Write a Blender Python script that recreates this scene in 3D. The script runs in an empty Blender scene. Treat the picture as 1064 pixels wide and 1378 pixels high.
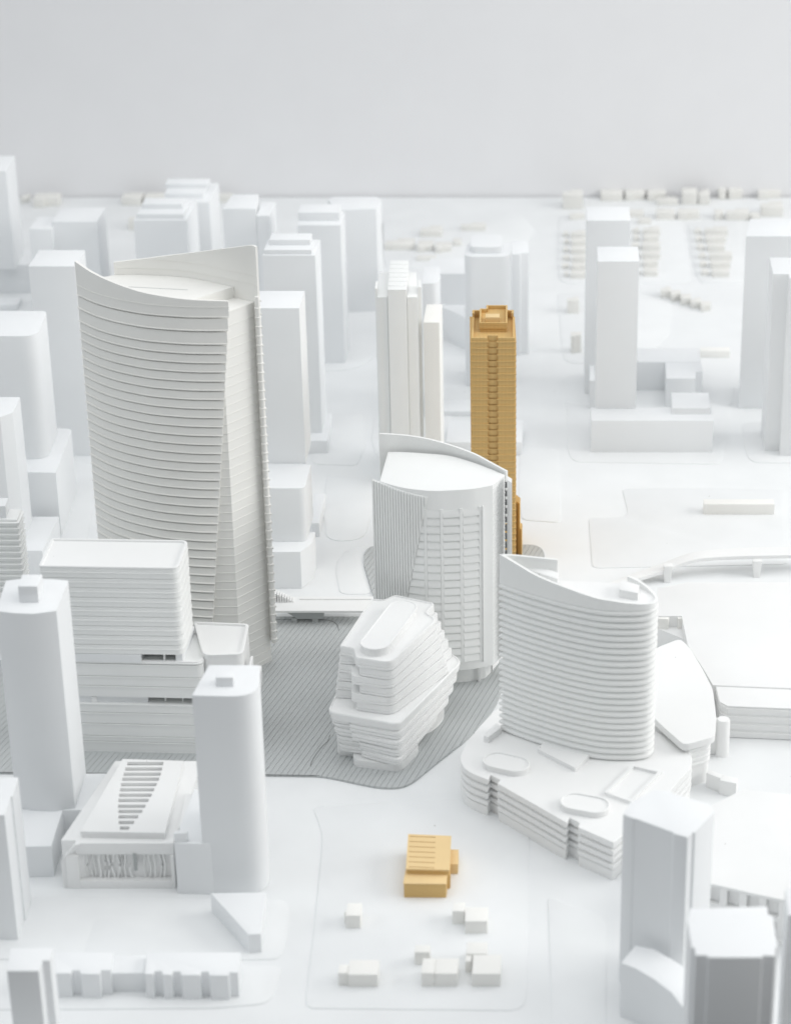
import bpy, bmesh, math, random
from mathutils import Vector
random.seed(7)
U = 0.01                       # all layout numbers below are centimetres on the model table
scene = bpy.context.scene
# ------------------------------------------------------------------ camera
cam_d = bpy.data.cameras.new('camera')
cam = bpy.data.objects.new('camera', cam_d)
scene.collection.objects.link(cam)
scene.camera = cam
cam.location = (0.0, -271.89 * U, 126.79 * U)
cam.rotation_euler = (math.radians(65.0), 0.0, 0.0)
cam_d.sensor_fit = 'HORIZONTAL'
cam_d.sensor_width = 36.0
cam_d.lens = 3078.0 / 1064.0 * 36.0
cam_d.shift_x = -158.0 / 1064.0
cam_d.clip_start = 0.05
cam_d.clip_end = 60.0
cam_d.dof.use_dof = True
cam_d.dof.focus_distance = 2.62
cam_d.dof.aperture_fstop = 7.2
cam_d.dof.aperture_blades = 9
# ------------------------------------------------------------------ room light
world = bpy.data.worlds.new('World')
scene.world = world
world.use_nodes = True
bg = world.node_tree.nodes['Background']
bg.inputs['Color'].default_value = (0.945, 0.98, 1.0, 1.0)
bg.inputs['Strength'].default_value = 0.35

def area(name, loc, aim, sx, sy, power, col):
    d = bpy.data.lights.new(name, 'AREA')
    d.shape = 'RECTANGLE'; d.size = sx; d.size_y = sy
    d.energy = power; d.color = col
    o = bpy.data.objects.new(name, d)
    scene.collection.objects.link(o)
    o.location = loc
    o.rotation_euler = (Vector(aim) - Vector(loc)).to_track_quat('-Z', 'Y').to_euler()
    return o
area('window_light', (3.5, -0.4, 1.7), (0.0, -0.2, 0.1), 3.0, 1.5, 92.0, (1.0, 0.985, 0.96))
area('left_window_light', (-3.4, -1.2, 2.0), (0.0, -0.2, 0.1), 2.4, 1.6, 24.0, (0.90, 0.96, 1.0))
area('ceiling_light', (0.25, -0.75, 3.2), (0.25, -0.75, 0.0), 5.0, 4.2, 94.0, (0.985, 0.99, 1.0))
vs = scene.view_settings
vs.view_transform = 'Standard'; vs.look = 'None'; vs.gamma = 1.0; vs.use_curve_mapping = False
vs.exposure = -0.17
# ------------------------------------------------------------------ layout (centimetres on the table)
DATA = {'SIMPLE': [('tower_block', 'tallest pale tower at the far left edge, cut off by the picture', 'tower', None, 'print',
             [('tower', [(-85.5, 83.38), (-81.21, 83.38), (-81.53, 92.27), (-85.67, 92.27)], 4.9, 21.42, {}),
              ('podium', [(-89.07, 85.63), (-79.43, 85.63), (-79.23, 94.07), (-88.88, 94.07)], 0.0, 4.9, {})]),
            ('low_block', 'low flat block in front of the tall tower at the left edge', 'building', None, 'print',
             [('body', [(-86.5, 77.4), (-80.13, 77.4), (-80.05, 80.96), (-86.42, 80.96)], 0.0, 0.89, {})]),
            ('tower_block', 'boxy pale tower behind the curved sail tower, wide shoulder on its left', 'tower', 'plain background towers', 'print',
             [('tower', [(-72.49, 73.57), (-65.47, 73.57), (-65.3, 80.93), (-72.32, 80.93)], 0.0, 16.13, {}),
              ('shoulder', [(-75.92, 72.2), (-72.4, 72.2), (-72.25, 78.69), (-75.77, 78.69)], 0.0, 15.36, {})]),
            ('tower_block', 'plain pale box tower directly left of the curved sail tower', 'tower', 'plain background towers', 'print',
             [('body', [(-64.63, 18.51), (-58.39, 18.51), (-58.23, 25.35), (-64.48, 25.35)], 0.0, 27.57, {})]),
            ('tower_block', 'round-cornered pale tower on a tall box podium at the left edge', 'tower', None, 'print',
             [('tower', [(-66.42, -3.46), (-59.45, -3.46), (-59.94, 5.76), (-66.44, 5.76)], 9.07, 25.9, {1: 2.2, 2: 0.8}),
              ('podium', [(-63.0, -7.43), (-57.79, -7.66), (-58.21, 6.57), (-62.96, 7.33)], 0.0, 9.07, {2: 0.8})]),
            ('tower_block', 'narrow pale tower with a curved front standing on a low podium at the left edge', 'tower', None, 'print',
             [('tower', [(-63.66, -16.97), (-61.91, -16.74), (-60.66, -15.33), (-60.74, -10.31), (-63.95, -10.31)], 3.58, 20.48, {}),
              ('podium', [(-62.16, -18.92), (-57.86, -18.92), (-57.61, -9.01), (-61.91, -9.01)], 0.0, 3.58, {})]),
            ('stepped_tower', 'front of two stepped-roof towers peeking above the curved sail tower', 'tower', 'stepped-roof towers', 'print',
             [('shaft', [(-58.67, 67.8), (-50.45, 67.8), (-50.19, 78.57), (-58.41, 78.57)], 0, 18.22, {}),
              ('upper_tier', [(-58.21, 68.55), (-50.97, 68.55), (-50.79, 75.75), (-58.04, 75.75)], 18.22, 18.97, {}),
              ('roof_tier', [(-57.75, 71.23), (-51.5, 71.23), (-51.42, 74.33), (-57.67, 74.33)], 18.97, 19.78, {})]),
            ('stepped_tower', 'rear of two stepped-roof towers peeking above the curved sail tower', 'tower', 'stepped-roof towers', 'print',
             [('shaft', [(-56.67, 83.45), (-48.93, 83.45), (-48.67, 94.12), (-56.42, 94.12)], 0, 16.21, {}),
              ('upper_tier', [(-56.45, 85.67), (-50.19, 85.67), (-50.06, 91.02), (-56.32, 91.02)], 16.21, 17.02, {}),
              ('roof_tier', [(-56.67, 88.54), (-49.77, 88.54), (-49.7, 91.58), (-56.6, 91.58)], 17.02, 17.77, {})]),
            ('tower_block', 'pale tower with a lower right step, just right of the two stepped-roof towers', 'tower', None, 'print',
             [('tower', [(-43.7, 59.6), (-38.72, 59.6), (-39.01, 66.96), (-43.05, 66.96)], 0.0, 22.65, {}),
              ('step', [(-38.7, 59.6), (-36.64, 59.6), (-36.46, 66.71), (-38.52, 66.71)], 0.0, 21.54, {})]),
            ('stepped_tower', 'stepped-roof tower right of the sail tower tip, standing on a small plinth', 'tower', 'stepped-roof towers', 'print',
             [('shaft', [(-33.72, 21.88), (-26.62, 21.88), (-26.44, 28.69), (-33.55, 28.69)], 0, 27.96, {}),
              ('upper_tier', [(-33.54, 22.31), (-27.13, 22.31), (-27.02, 26.44), (-33.43, 26.44)], 27.96, 28.59, {}),
              ('roof_tier', [(-33.0, 24.36), (-27.47, 24.36), (-27.39, 27.26), (-32.93, 27.26)], 28.59, 29.33, {}),
              ('podium', [(-29.82, 19.15), (-25.66, 19.15), (-25.8, 29.07), (-29.82, 29.07)], 0.0, 1.96, {})]),
            ('tower_block', 'pale tower with a raised roof block behind the plinth-based stepped tower', 'tower', 'plain background towers', 'print',
             [('shaft', [(-31.97, 53.59), (-25.57, 53.59), (-25.39, 60.35), (-31.79, 60.35)], 0, 22.0, {}),
              ('roof_block', [(-32.02, 55.68), (-25.9, 55.68), (-25.78, 59.99), (-31.9, 59.99)], 22.0, 23.28, {})]),
            ('tower_block', 'wide chamfered tower near the table back edge, left of centre', 'tower', None, 'print',
             [('body', [(-28.02, 76.91), (-27.25, 75.94), (-24.0, 76.52), (-21.65, 76.72), (-21.02, 78.08), (-21.09, 81.64), (-21.89, 83.24), (-28.94, 83.24), (-29.66, 81.64)], 0.0, 17.27, {})]),
            ('stepped_tower', 'pale tower on two broad steps right of the curved sail tower', 'tower', None, 'print',
             [('tower', [(-31.75, -11.99), (-25.72, -11.99), (-25.55, -5.74), (-31.59, -5.74)], 12.21, 32.69, {}),
              ('middle', [(-32.43, -19.36), (-25.22, -19.36), (-25.03, -12.22), (-32.24, -12.22)], 5.01, 12.21, {1: 0.9}),
              ('base', [(-32.48, -22.27), (-25.81, -22.16), (-24.65, -19.78), (-24.44, -16.61), (-32.2, -16.18)], 0.0, 5.01, {})]),
            ('low_block', 'narrow low block behind the broad steps, beside the white street', 'building', None, 'print',
             [('body', [(-25.75, -7.44), (-24.75, -7.44), (-24.62, 1.71), (-25.99, 1.71)], 0.0, 1.9, {})]),
            ('pier_tower', 'white tower with a ridged central pier between two wings, left of the orange tower', 'tower', None, 'resin',
             [('pier', [(-16.21, 8.03), (-13.76, 8.03), (-13.92, 18.61), (-16.34, 18.61)], 0, 28.37, {}), ('wing', [(-17.61, 8.76), (-16.29, 8.76), (-16.5, 18.92), (-17.95, 18.31)], 0, 26.7, {}),
              ('wing', [(-13.73, 8.76), (-12.38, 8.76), (-12.91, 18.62), (-13.95, 18.62)], 0, 26.7, {}), ('fin', [(-17.9, 9.24), (-17.61, 9.24), (-17.64, 12.15), (-17.97, 12.15)], 0, 27.7, {}),
              ('fin', [(-12.38, 9.82), (-11.9, 9.82), (-12.08, 12.74), (-12.51, 12.74)], 0, 27.7, {})]),
            ('tower_block', 'slim ivory box tower between the ridged pier tower and the orange tower', 'tower', None, 'ivory',
             [('body', [(-11.71, 9.25), (-9.61, 9.25), (-9.41, 16.26), (-11.52, 16.26)], 0.0, 23.03, {})]),
            ('tower_block', 'round-cornered pale tower directly behind the slim ivory box tower', 'tower', None, 'print',
             [('body', [(-12.73, 32.69), (-10.74, 32.69), (-10.25, 35.54), (-10.54, 40.07), (-12.78, 40.07)], 0.0, 20.21, {1: 0.8, 2: 0.5, 3: 0.6})]),
            ('curved_block', 'low curved terraced block between the slim ivory tower and the orange tower', 'building', None, 'print',
             [('terrace', [(-13.36, 65.99), (-10.39, 63.61), (-7.31, 59.6), (-4.54, 56.65), (-4.06, 65.31), (-7.62, 69.79), (-11.8, 72.24)], 0.0, 5.25, {}),
              ('upper_block', [(-13.26, 65.47), (-5.77, 65.47), (-5.55, 72.99), (-13.05, 72.99)], 0.0, 10.32, {})]),
            ('rounded_tower', 'pale rounded tower with a pill-shaped roof block behind the orange tower', 'tower', None, 'print',
             [('shaft', [(-7.1, 43.92), (-0.43, 43.92), (-0.11, 50.4), (-6.79, 50.4)], 0, 20.36, {0: 1.6, 1: 1.6, 2: 1.2, 3: 1.2}),
              ('roof_block', [(-6.26, 45.32), (-1.51, 45.32), (-1.64, 51.19), (-6.14, 51.19)], 20.36, 21.36, {0: 1.2, 1: 1.2, 2: 1.2, 3: 1.2}),
              ('side_wing', [(-0.39, 56.87), (1.12, 57.05), (1.18, 57.57), (2.36, 57.75), (2.28, 63.27), (-0.23, 63.27)], 0.0, 16.35, {})]),
            ('low_block', 'flat low slab behind the shaft of the orange tower', 'building', None, 'print',
             [('body', [(-10.48, 32.69), (-5.35, 32.69), (-5.23, 36.93), (-10.37, 36.93)], 0.0, 0.81, {})]),
            ('low_block', 'shallow low block at the foot of the orange tower, on the left', 'building', None, 'print',
             [('body', [(-9.25, 18.76), (1.23, 18.76), (1.46, 26.75), (-9.02, 26.75)], 0.0, 1.9, {})]),
            ('tower_block', 'slender pale tower behind the tower on the long podium, right of centre', 'tower', 'plain background towers', 'print',
             [('body', [(10.49, 41.24), (16.74, 41.24), (16.89, 47.92), (10.63, 47.92)], 0.0, 26.65, {})]),
            ('tower_block', 'pale square tower rising from the left end of a long low podium', 'tower', None, 'print',
             [('tower', [(11.5, 23.97), (17.15, 23.97), (17.27, 30.33), (11.61, 30.33)], 4.81, 26.4, {}), ('podium', [(10.82, 19.54), (27.69, 19.54), (27.75, 24.25), (10.86, 24.25)], 0.0, 4.81, {}),
              ('roof_block', [(22.07, 21.88), (27.33, 21.88), (27.57, 27.65), (22.33, 27.65)], 0.0, 5.73, {})]),
            ('court_block', 'low U-shaped courtyard block behind the long podium on the right', 'building', None, 'print',
             [('back_wing', [(10.5, 42.57), (27.67, 42.57), (27.77, 48.38), (10.66, 48.38)], 0, 4.53, {}),
              ('right_wing', [(22.14, 36.06), (26.33, 36.06), (26.63, 38.7), (27.61, 38.84), (27.67, 42.51), (22.42, 42.51)], 0, 4.53, {}),
              ('left_wing', [(11.04, 35.19), (11.79, 35.19), (12.03, 42.51), (11.26, 42.51)], 0, 4.53, {})]),
            ('tower_block', 'broad pale tower at the right edge, rear of two', 'tower', 'towers at the right edge', 'print',
             [('body', [(32.72, 35.64), (44.04, 35.64), (44.61, 43.64), (34.04, 43.64)], 0.0, 26.16, {})]),
            ('tower_block', 'notched pale tower at the right edge, front of two', 'tower', 'towers at the right edge', 'print',
             [('body', [(34.92, 19.93), (37.01, 19.93), (36.88, 18.26), (41.7, 18.26), (42.15, 26.91), (35.13, 26.91)], 0.0, 25.99, {})]),
            ('low_block', 'long low slab standing alone on the empty white lot at right', 'building', None, 'ivory',
             [('body', [(24.92, -0.92), (34.14, -0.92), (34.19, 0.71), (24.97, 0.71)], 0.0, 1.55, {})]),
            ('low_block', 'low bar near the right edge behind the courtyard block', 'building', None, 'ivory',
             [('body', [(28.69, 56.1), (33.24, 56.1), (33.29, 57.69), (28.73, 57.69)], 0.0, 1.1, {})]),
            ('tower_block', 'big white tower with bowed front on a low L-shaped podium, front left', 'tower', None, 'print',
             [('tower', [(-49.48, -77.56), (-47.68, -78.02), (-45.74, -78.18), (-43.65, -77.56), (-43.66, -71.08), (-45.32, -70.75), (-48.26, -70.67), (-49.79, -71.08)], 3.53, 25.73, {}),
              ('podium', [(-47.95, -84.5), (-44.8, -84.37), (-44.86, -77.97), (-42.44, -77.84), (-41.47, -70.94), (-50.98, -70.94)], 0, 3.53, {}),
              ('roof_box', [(-47.53, -75.83), (-45.67, -75.83), (-45.65, -73.27), (-47.6, -73.27)], 25.73, 27.48, {})]),
            ('tower_block', 'notched tower cut off by the left edge, in front of the L-shaped podium', 'tower', 'foreground towers cut by the left edge', 'print',
             [('body', [(-48.69, -94.91), (-46.25, -94.91), (-46.34, -91.76), (-46.14, -91.76), (-46.25, -88.38), (-48.68, -88.38)], 0.0, 13.82, {})]),
            ('tower_block', 'notched tower in the bottom left corner of the picture', 'tower', 'foreground towers cut by the left edge', 'print',
             [('body', [(-42.87, -112.71), (-40.17, -112.71), (-40.13, -111.24), (-39.49, -111.24), (-39.5, -109.43), (-43.21, -109.43)], 0.0, 9.62, {})]),
            ('terraced_row', 'long low row with square bays in front, bottom left', 'building', None, 'print',
             [('left_range',
               [(-41.92, -103.72), (-39.59, -103.72), (-39.57, -103.28), (-38.87, -103.28), (-38.68, -103.83), (-36.98, -103.83), (-36.97, -103.28), (-36.07, -103.28), (-36.23, -100.6),
                (-42.1, -100.6)],
               0, 2.77, {}),
              ('right_range',
               [(-32.99, -103.83), (-32.19, -103.83), (-32.15, -103.39), (-31.49, -103.39), (-31.31, -103.94), (-30.51, -103.94), (-30.48, -103.45), (-29.81, -103.45), (-29.64, -104.0),
                (-27.98, -104.0), (-27.94, -103.5), (-27.28, -103.5), (-27.11, -104.05), (-25.45, -104.05), (-25.4, -103.61), (-24.63, -103.61), (-24.69, -100.6), (-33.19, -100.6)],
               0, 2.77, {}),
              ('link', [(-36.15, -102.85), (-33.21, -102.85), (-33.3, -100.17), (-36.32, -100.17)], 0.0, 2.13, {})]),
            ('wedge_block', 'low triangular block in front of the round-cornered tower, lower left', 'building', None, 'print',
             [('body', [(-28.72, -90.31), (-24.42, -97.01), (-23.27, -96.89), (-23.44, -90.19)], 0.0, 2.16, {})]),
            ('tower_block', 'white tower with rounded front corner beside the slotted-roof hall', 'tower', None, 'print',
             [('tower', [(-29.7, -87.28), (-23.42, -87.56), (-24.03, -81.45), (-28.82, -81.45)], 0, 21.96, {1: 2.9}),
              ('base_block', [(-32.36, -87.28), (-28.87, -87.41), (-28.36, -81.38), (-31.64, -77.28)], 0, 5.77, {}),
              ('parapet', [(-32.34, -87.16), (-31.09, -87.09), (-31.05, -86.58), (-32.28, -86.64)], 5.76, 6.78, {}),
              ('roof_box', [(-27.65, -85.61), (-26.02, -85.61), (-26.08, -84.47), (-27.71, -84.47)], 21.96, 22.91, {})]),
            ('house', 'smallest cube house standing alone, left of the orange house', 'house', 'little houses on the front block', 'ivory',
             [('body', [(-15.75, -93.08), (-14.35, -93.08), (-14.3, -91.03), (-15.69, -91.03)], 0.0, 1.52, {}),
              ('chimney', [(-15.92, -92.3), (-15.8, -92.3), (-15.79, -91.94), (-15.91, -91.94)], 0.0, 1.27, {})]),
            ('house', 'two-part house below right of the orange house', 'house', 'little houses on the front block', 'ivory',
             [('body', [(-4.52, -93.91), (-2.4, -93.91), (-2.34, -91.63), (-4.46, -91.63)], 0.0, 1.47, {}),
              ('wing', [(-5.71, -92.42), (-4.57, -92.42), (-4.52, -90.97), (-5.67, -90.97)], 0.0, 1.56, {})]),
            ('house', 'long house with a small left wing, lower left of the group', 'house', 'little houses on the front block', 'ivory',
             [('body', [(-14.95, -102.14), (-12.23, -102.14), (-12.17, -99.9), (-14.89, -99.9)], 0.0, 1.44, {}),
              ('wing', [(-15.83, -101.97), (-14.97, -101.97), (-14.94, -100.63), (-15.8, -100.63)], 0.0, 1.48, {})]),
            ('house', 'tiny house behind the double house, right of the long house', 'house', 'little houses on the front block', 'ivory',
             [('body', [(-9.03, -98.78), (-7.64, -98.78), (-7.6, -97.63), (-9.0, -97.63)], 0.0, 1.45, {}),
              ('chimney', [(-7.92, -97.7), (-7.61, -97.7), (-7.6, -97.24), (-7.91, -97.24)], 0.0, 0.83, {})]),
            ('house', 'double house in the middle of the bottom row', 'house', 'little houses on the front block', 'ivory',
             [('left_half', [(-8.3, -102.08), (-7.09, -102.08), (-7.03, -99.84), (-8.23, -99.84)], 0.0, 1.56, {}),
              ('right_half', [(-7.08, -102.08), (-5.01, -102.08), (-4.94, -99.73), (-7.01, -99.73)], 0.0, 1.51, {})]),
            ('house', 'biggest house at the right end of the bottom row', 'house', 'little houses on the front block', 'ivory',
             [('body', [(-3.73, -102.08), (-1.14, -102.08), (-1.06, -99.16), (-3.65, -99.16)], 0.0, 1.48, {}),
              ('wing', [(-4.34, -99.97), (-3.78, -99.97), (-3.73, -98.14), (-4.29, -98.14)], 0.0, 1.32, {}),
              ('rear_wing', [(-4.29, -99.06), (-2.38, -99.06), (-2.33, -97.23), (-4.24, -97.23)], 0.0, 1.49, {})]),
            ('tower_block', 'notched-corner tower turned edge-on with a curved annex, front right', 'tower', None, 'print',
             [('tower',
               [(9.65, -101.2), (10.53, -101.85), (10.6, -101.79), (13.84, -104.04), (13.89, -104.28), (15.07, -104.86), (15.58, -104.04), (15.77, -104.1), (17.67, -100.83), (17.35, -99.5),
                (17.09, -99.38), (14.24, -97.78), (14.13, -97.4), (12.58, -97.16), (10.26, -99.38), (10.17, -99.86)],
               0, 17.9, {}),
              ('annex',
               [(9.48, -106.3), (10.81, -107.17), (12.26, -108.67), (13.66, -110.57), (14.48, -112.64), (15.21, -113.05), (17.36, -109.94), (14.69, -106.52), (12.5, -104.22), (10.88, -103.73)], 0.0,
               5.79, {})]),
            ('tower_block', 'notched-corner tower with a shaded front in the bottom right corner', 'tower', None, 'print',
             [('body',
               [(14.52, -121.84), (15.49, -121.84), (15.53, -122.13), (19.78, -122.13), (19.87, -121.84), (20.84, -121.94), (20.96, -120.84), (21.17, -120.74), (21.2, -116.35), (20.9, -116.35),
                (20.9, -115.1), (14.47, -115.37), (14.38, -116.56), (14.17, -116.67), (14.27, -120.74), (14.53, -120.84)],
               0, 17.86, {})]),
            ('tower_block', 'tower just cut off by the right edge beside the shaded corner tower', 'tower', None, 'print',
             [('body', [(22.44, -116.65), (26.08, -116.65), (26.19, -112.83), (22.61, -112.83)], 0.0, 18.06, {})])],
 'B16': {'roof': [(14.88, -63.71), (17.56, -69.0), (20.91, -67.21), (21.35, -63.24), (21.46, -57.39), (20.75, -53.11), (19.65, -48.01), (18.72, -45.74), (16.02, -47.84), (12.98, -52.78)], 'z': 5.72},
 'B17': {'z': 3.88,
         'poly': [(23.09, -57.85), (34.63, -58.81), (35.3, -53.63), (22.48, -52.64), (22.15, -53.63), (22.29, -56.89)],
         'up': [(20.61, -28.64), (17.16, -30.2), (16.32, -37.32), (19.5, -37.32), (19.7, -44.37), (21.04, -49.9), (21.82, -53.58), (35.15, -54.65), (38.48, -28.64)],
         'notch': [[(16.65, -37.67), (17.93, -37.86), (18.1, -37.21), (19.01, -37.12), (19.05, -37.76), (20.01, -37.58), (20.27, -36.28), (16.73, -36.28)]],
         'low': [(16.7, -37.67), (20.42, -40.93), (21.24, -36.76), (16.91, -33.97)]},
 'B18': {'z': 5.0,
         'front': [(15.68, -92.01), (17.05, -92.38), (18.6, -92.99), (20.35, -93.66), (22.07, -94.44), (23.87, -95.1), (25.64, -95.82), (27.47, -96.59), (29.28, -97.41)],
         'back': [(31.73, -78.11), (23.04, -76.31), (19.44, -79.48), (16.47, -85.46)]},
 'T1': {'zf': 45.12,
        'front': [(-46.72, -37.78), (-44.66, -40.07), (-42.43, -41.84), (-40.07, -43.13), (-37.99, -43.94), (-34.61, -44.63), (-32.02, -44.77), (-30.77, -44.74)],
        'ftop': [47.47, 47.05, 46.65, 46.24, 45.97, 45.67, 45.54, 45.49],
        'back': [(-27.73, -40.9), (-29.01, -40.07), (-30.28, -39.35), (-32.51, -38.03), (-34.75, -36.81), (-37.1, -36.08), (-39.15, -35.83), (-41.2, -35.59), (-43.28, -35.71)],
        'btop': [50.18, 49.75, 49.36, 48.65, 47.97, 47.44, 47.09, 46.75, 46.52],
        'lines': [43.68, 42.18, 40.65],
        'pitch': 1.05169,
        'xtop': -29.75,
        'xbot': -33.58,
        'zbot': 7.17,
        'column': (-27.22, -41.6)},
 'T2': {'z': 24.68,
        'front': [(-14.49, -44.98), (-12.76, -46.2), (-11.07, -47.01), (-8.73, -47.5), (-6.75, -47.38), (-4.44, -47.01), (-2.2, -46.06)],
        'back': [(-0.89, -43.3), (-2.87, -41.29), (-4.55, -39.8), (-7.15, -38.01), (-9.74, -37.39), (-12.34, -36.97), (-13.98, -36.97)],
        'shell': [(-0.73, -43.0), (-2.71, -40.88), (-4.46, -39.25), (-7.14, -37.49), (-9.74, -36.76), (-12.42, -36.35), (-14.91, -36.66)],
        'stop': [24.99, 25.21, 25.49, 25.76, 26.21, 26.46, 26.77],
        'fin': [(-0.65, -44.68), (-0.11, -45.47), (-0.11, -44.29), (-0.65, -43.5)],
        'panel_left': (-15.23, -45.2),
        'zpr': 23.93,
        'xpr': -9.21,
        'xpb': -11.49,
        'zpb': 12.34,
        'cols': [-11.46, -9.66, -9.34, -7.9, -7.58, -5.81, -5.45, -3.73, -3.37],
        'zg1': 22.38,
        'zg0': 3.48,
        'zb': 2.48,
        'plinth': [(-7.61, -43.82), (-3.7, -45.37), (-1.54, -41.19), (0.0, -37.07), (-7.84, -35.24)],
        'foot': [(-8.85, -44.23), (-3.61, -45.1), (-2.37, -42.48), (-7.73, -38.92)]},
 'T3': {'zl': 6.31,
        'zu': 12.51,
        'roof': [(-18.18, -60.24), (-16.66, -60.83), (-16.3, -62.84), (-12.61, -63.96), (-8.14, -54.2), (-9.31, -52.65), (-8.49, -50.47), (-12.92, -48.43), (-14.07, -49.67), (-15.47, -49.32)],
        'low': [(-19.43, -63.1), (-11.89, -65.8), (-5.6, -52.51), (-5.86, -51.5), (-6.62, -50.56), (-9.88, -48.41), (-15.21, -48.76), (-18.65, -58.6)],
        'base': [(-16.89, -64.15), (-11.89, -65.34), (-10.08, -61.57), (-10.63, -53.39), (-17.07, -55.0)],
        'left': [(-18.71, -61.73), (-16.94, -62.18), (-16.66, -55.0), (-18.53, -55.0)],
        'tips': [(-129.34, 305.6)],
        'pill': [(-14.37, -60.93), (-11.92, -53.0)],
        'plaza': [(-11.62, -58.95), (-10.05, -58.01), (-8.65, -56.59), (-7.81, -54.84), (-7.6, -53.55), (-7.75, -50.93), (-8.74, -48.43), (-10.85, -47.59), (-12.3, -52.57)]},
 'T4': {'zp': 4.45,
        'zb': 21.84,
        'plan': [(-1.19, -63.85), (0.62, -65.3), (2.63, -66.66), (5.37, -68.3), (8.17, -69.55), (9.91, -69.93), (11.44, -69.99), (12.81, -69.89), (13.8, -69.48), (14.34, -68.52), (14.32, -67.48),
                 (13.84, -66.43), (12.96, -65.45), (11.67, -64.62), (8.58, -64.08), (4.53, -63.7), (2.03, -63.47), (0.0, -63.39)],
        'top': [25.04, 24.54, 23.93, 23.51, 23.06, 22.89, 22.67, 22.52, 22.41, 22.29, 22.25, 22.39, 22.73, 23.03, 23.65, 24.42, 24.6, 24.78],
        'block': [[(1.36, -63.67), (4.49, -66.03), (4.66, -64.69), (2.05, -62.48)], [(10.64, -67.55), (12.46, -68.37), (12.7, -66.56), (10.96, -65.4)]]},
 'POD': {'z': 4.45,
         'plan': [(-1.55, -58.85), (-2.68, -61.22), (-4.13, -64.46), (-5.15, -67.78), (-5.46, -69.55), (-5.16, -71.01), (-4.31, -72.31), (-2.56, -73.6), (-2.26, -72.67), (-1.28, -73.67),
                  (-1.54, -74.38), (1.7, -77.79), (5.24, -81.59), (5.56, -80.65), (6.55, -81.65), (6.39, -82.45), (9.73, -85.14), (13.98, -79.03), (16.66, -74.02), (18.04, -71.44), (18.48, -69.55),
                  (18.08, -67.63), (16.31, -65.22), (13.33, -62.62), (5.55, -59.49)],
         'pills': [[(-1.59, -70.76), (0.23, -71.56)], [(6.18, -78.61), (8.08, -79.29)]],
         'box': [(-3.05, -66.19), (-2.55, -66.49), (-1.24, -64.52), (-1.8, -63.44)],
         'wedge': [(2.5, -68.4), (6.34, -72.2), (8.02, -69.29), (3.32, -66.76)],
         'frame': [(9.13, -76.55), (11.76, -78.35), (15.09, -72.59), (12.21, -71.22)]},
 'T5': {'z': 29.57,
        'plan': [(-5.0, -14.97), (-3.08, -14.97), (-3.05, -14.12), (-1.84, -14.12), (-1.8, -14.97), (0.28, -14.97), (0.09, -6.46), (-5.2, -6.46)],
        'crown': [(-4.08, -11.93), (-0.68, -11.93), (-0.87, -5.67), (-4.07, -5.67)],
        'zc': 30.81,
        'zb': 31.1,
        'box': [(-3.33, -10.32), (-1.71, -10.32), (-1.72, -8.11), (-3.3, -8.11)],
        'annex': [(0.0, -12.39), (0.84, -13.67), (0.94, -11.96), (0.0, -10.23)],
        'za': 7.54,
        'zah': 4.05},
 'OH': {'z1': 1.71,
        'front': [(-10.48, -88.03), (-6.42, -88.09), (-6.33, -85.88), (-10.37, -85.76)],
        'z2': 2.26,
        'main': [(-10.32, -86.51), (-6.09, -86.7), (-6.09, -80.73), (-10.36, -80.39)],
        'slits': [[(-10.31, -80.83), (-7.62, -81.02)], [(-10.29, -81.74), (-7.62, -81.93)], [(-10.27, -82.64), (-7.61, -82.83)], [(-10.26, -83.54), (-7.6, -83.72)],
                  [(-10.24, -84.42), (-7.59, -84.61)], [(-10.22, -85.31), (-7.59, -85.49)], [(-10.21, -86.18), (-7.58, -86.36)]],
        'wing': [(-6.53, -83.99), (-5.37, -84.05), (-5.35, -81.44), (-6.6, -81.38)],
        'side': [(-6.46, -86.39), (-6.06, -86.46), (-6.08, -84.35), (-6.52, -84.35)]},
 'B14': {'zu': 22.24,
         'zs': 12.13,
         'zl': 11.24,
         'upper': [(-48.75, -60.98), (-34.41, -61.5), (-34.15, -54.91), (-48.67, -54.45)],
         'lower': [(-50.7, -60.84), (-32.51, -61.65), (-32.26, -55.89), (-34.5, -54.54), (-47.52, -54.54)],
         'terr': [(-32.4, -60.97), (-28.34, -60.72), (-28.42, -53.96), (-34.36, -53.45)],
         'zt': 11.84,
         'z_low': [10.98, 9.47, 8.31, 6.96, 6.15, 5.07, 3.71, 2.2, 1.52],
         'slot1': [-38.91, -34.8],
         'slot2': [-38.62, -33.13],
         'brick': -36.19},
 'MUS': {'z': 5.02,
         'z2': 5.74,
         'slab': [(-41.67, -85.17), (-33.47, -85.43), (-33.42, -72.12), (-39.66, -71.76)],
         'slots': [[(-39.06, -72.96), (-35.4, -72.96), (-35.4, -72.33), (-39.11, -72.33)], [(-39.1, -74.0), (-35.39, -74.0), (-35.39, -73.38), (-39.15, -73.38)],
                   [(-39.1, -74.99), (-35.38, -74.99), (-35.38, -74.37), (-39.15, -74.37)], [(-39.1, -75.94), (-35.42, -75.94), (-35.42, -75.32), (-39.16, -75.32)],
                   [(-39.05, -76.96), (-35.52, -76.96), (-35.52, -76.35), (-39.11, -76.35)], [(-39.01, -77.93), (-35.62, -77.93), (-35.62, -77.32), (-39.06, -77.32)],
                   [(-38.94, -78.93), (-35.73, -78.93), (-35.73, -78.33), (-38.99, -78.33)], [(-38.85, -79.89), (-35.89, -79.89), (-35.89, -79.29), (-38.91, -79.29)],
                   [(-38.71, -80.95), (-36.06, -80.95), (-36.06, -80.36), (-38.76, -80.36)], [(-38.54, -81.89), (-36.22, -81.89), (-36.22, -81.31), (-38.59, -81.31)],
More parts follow.
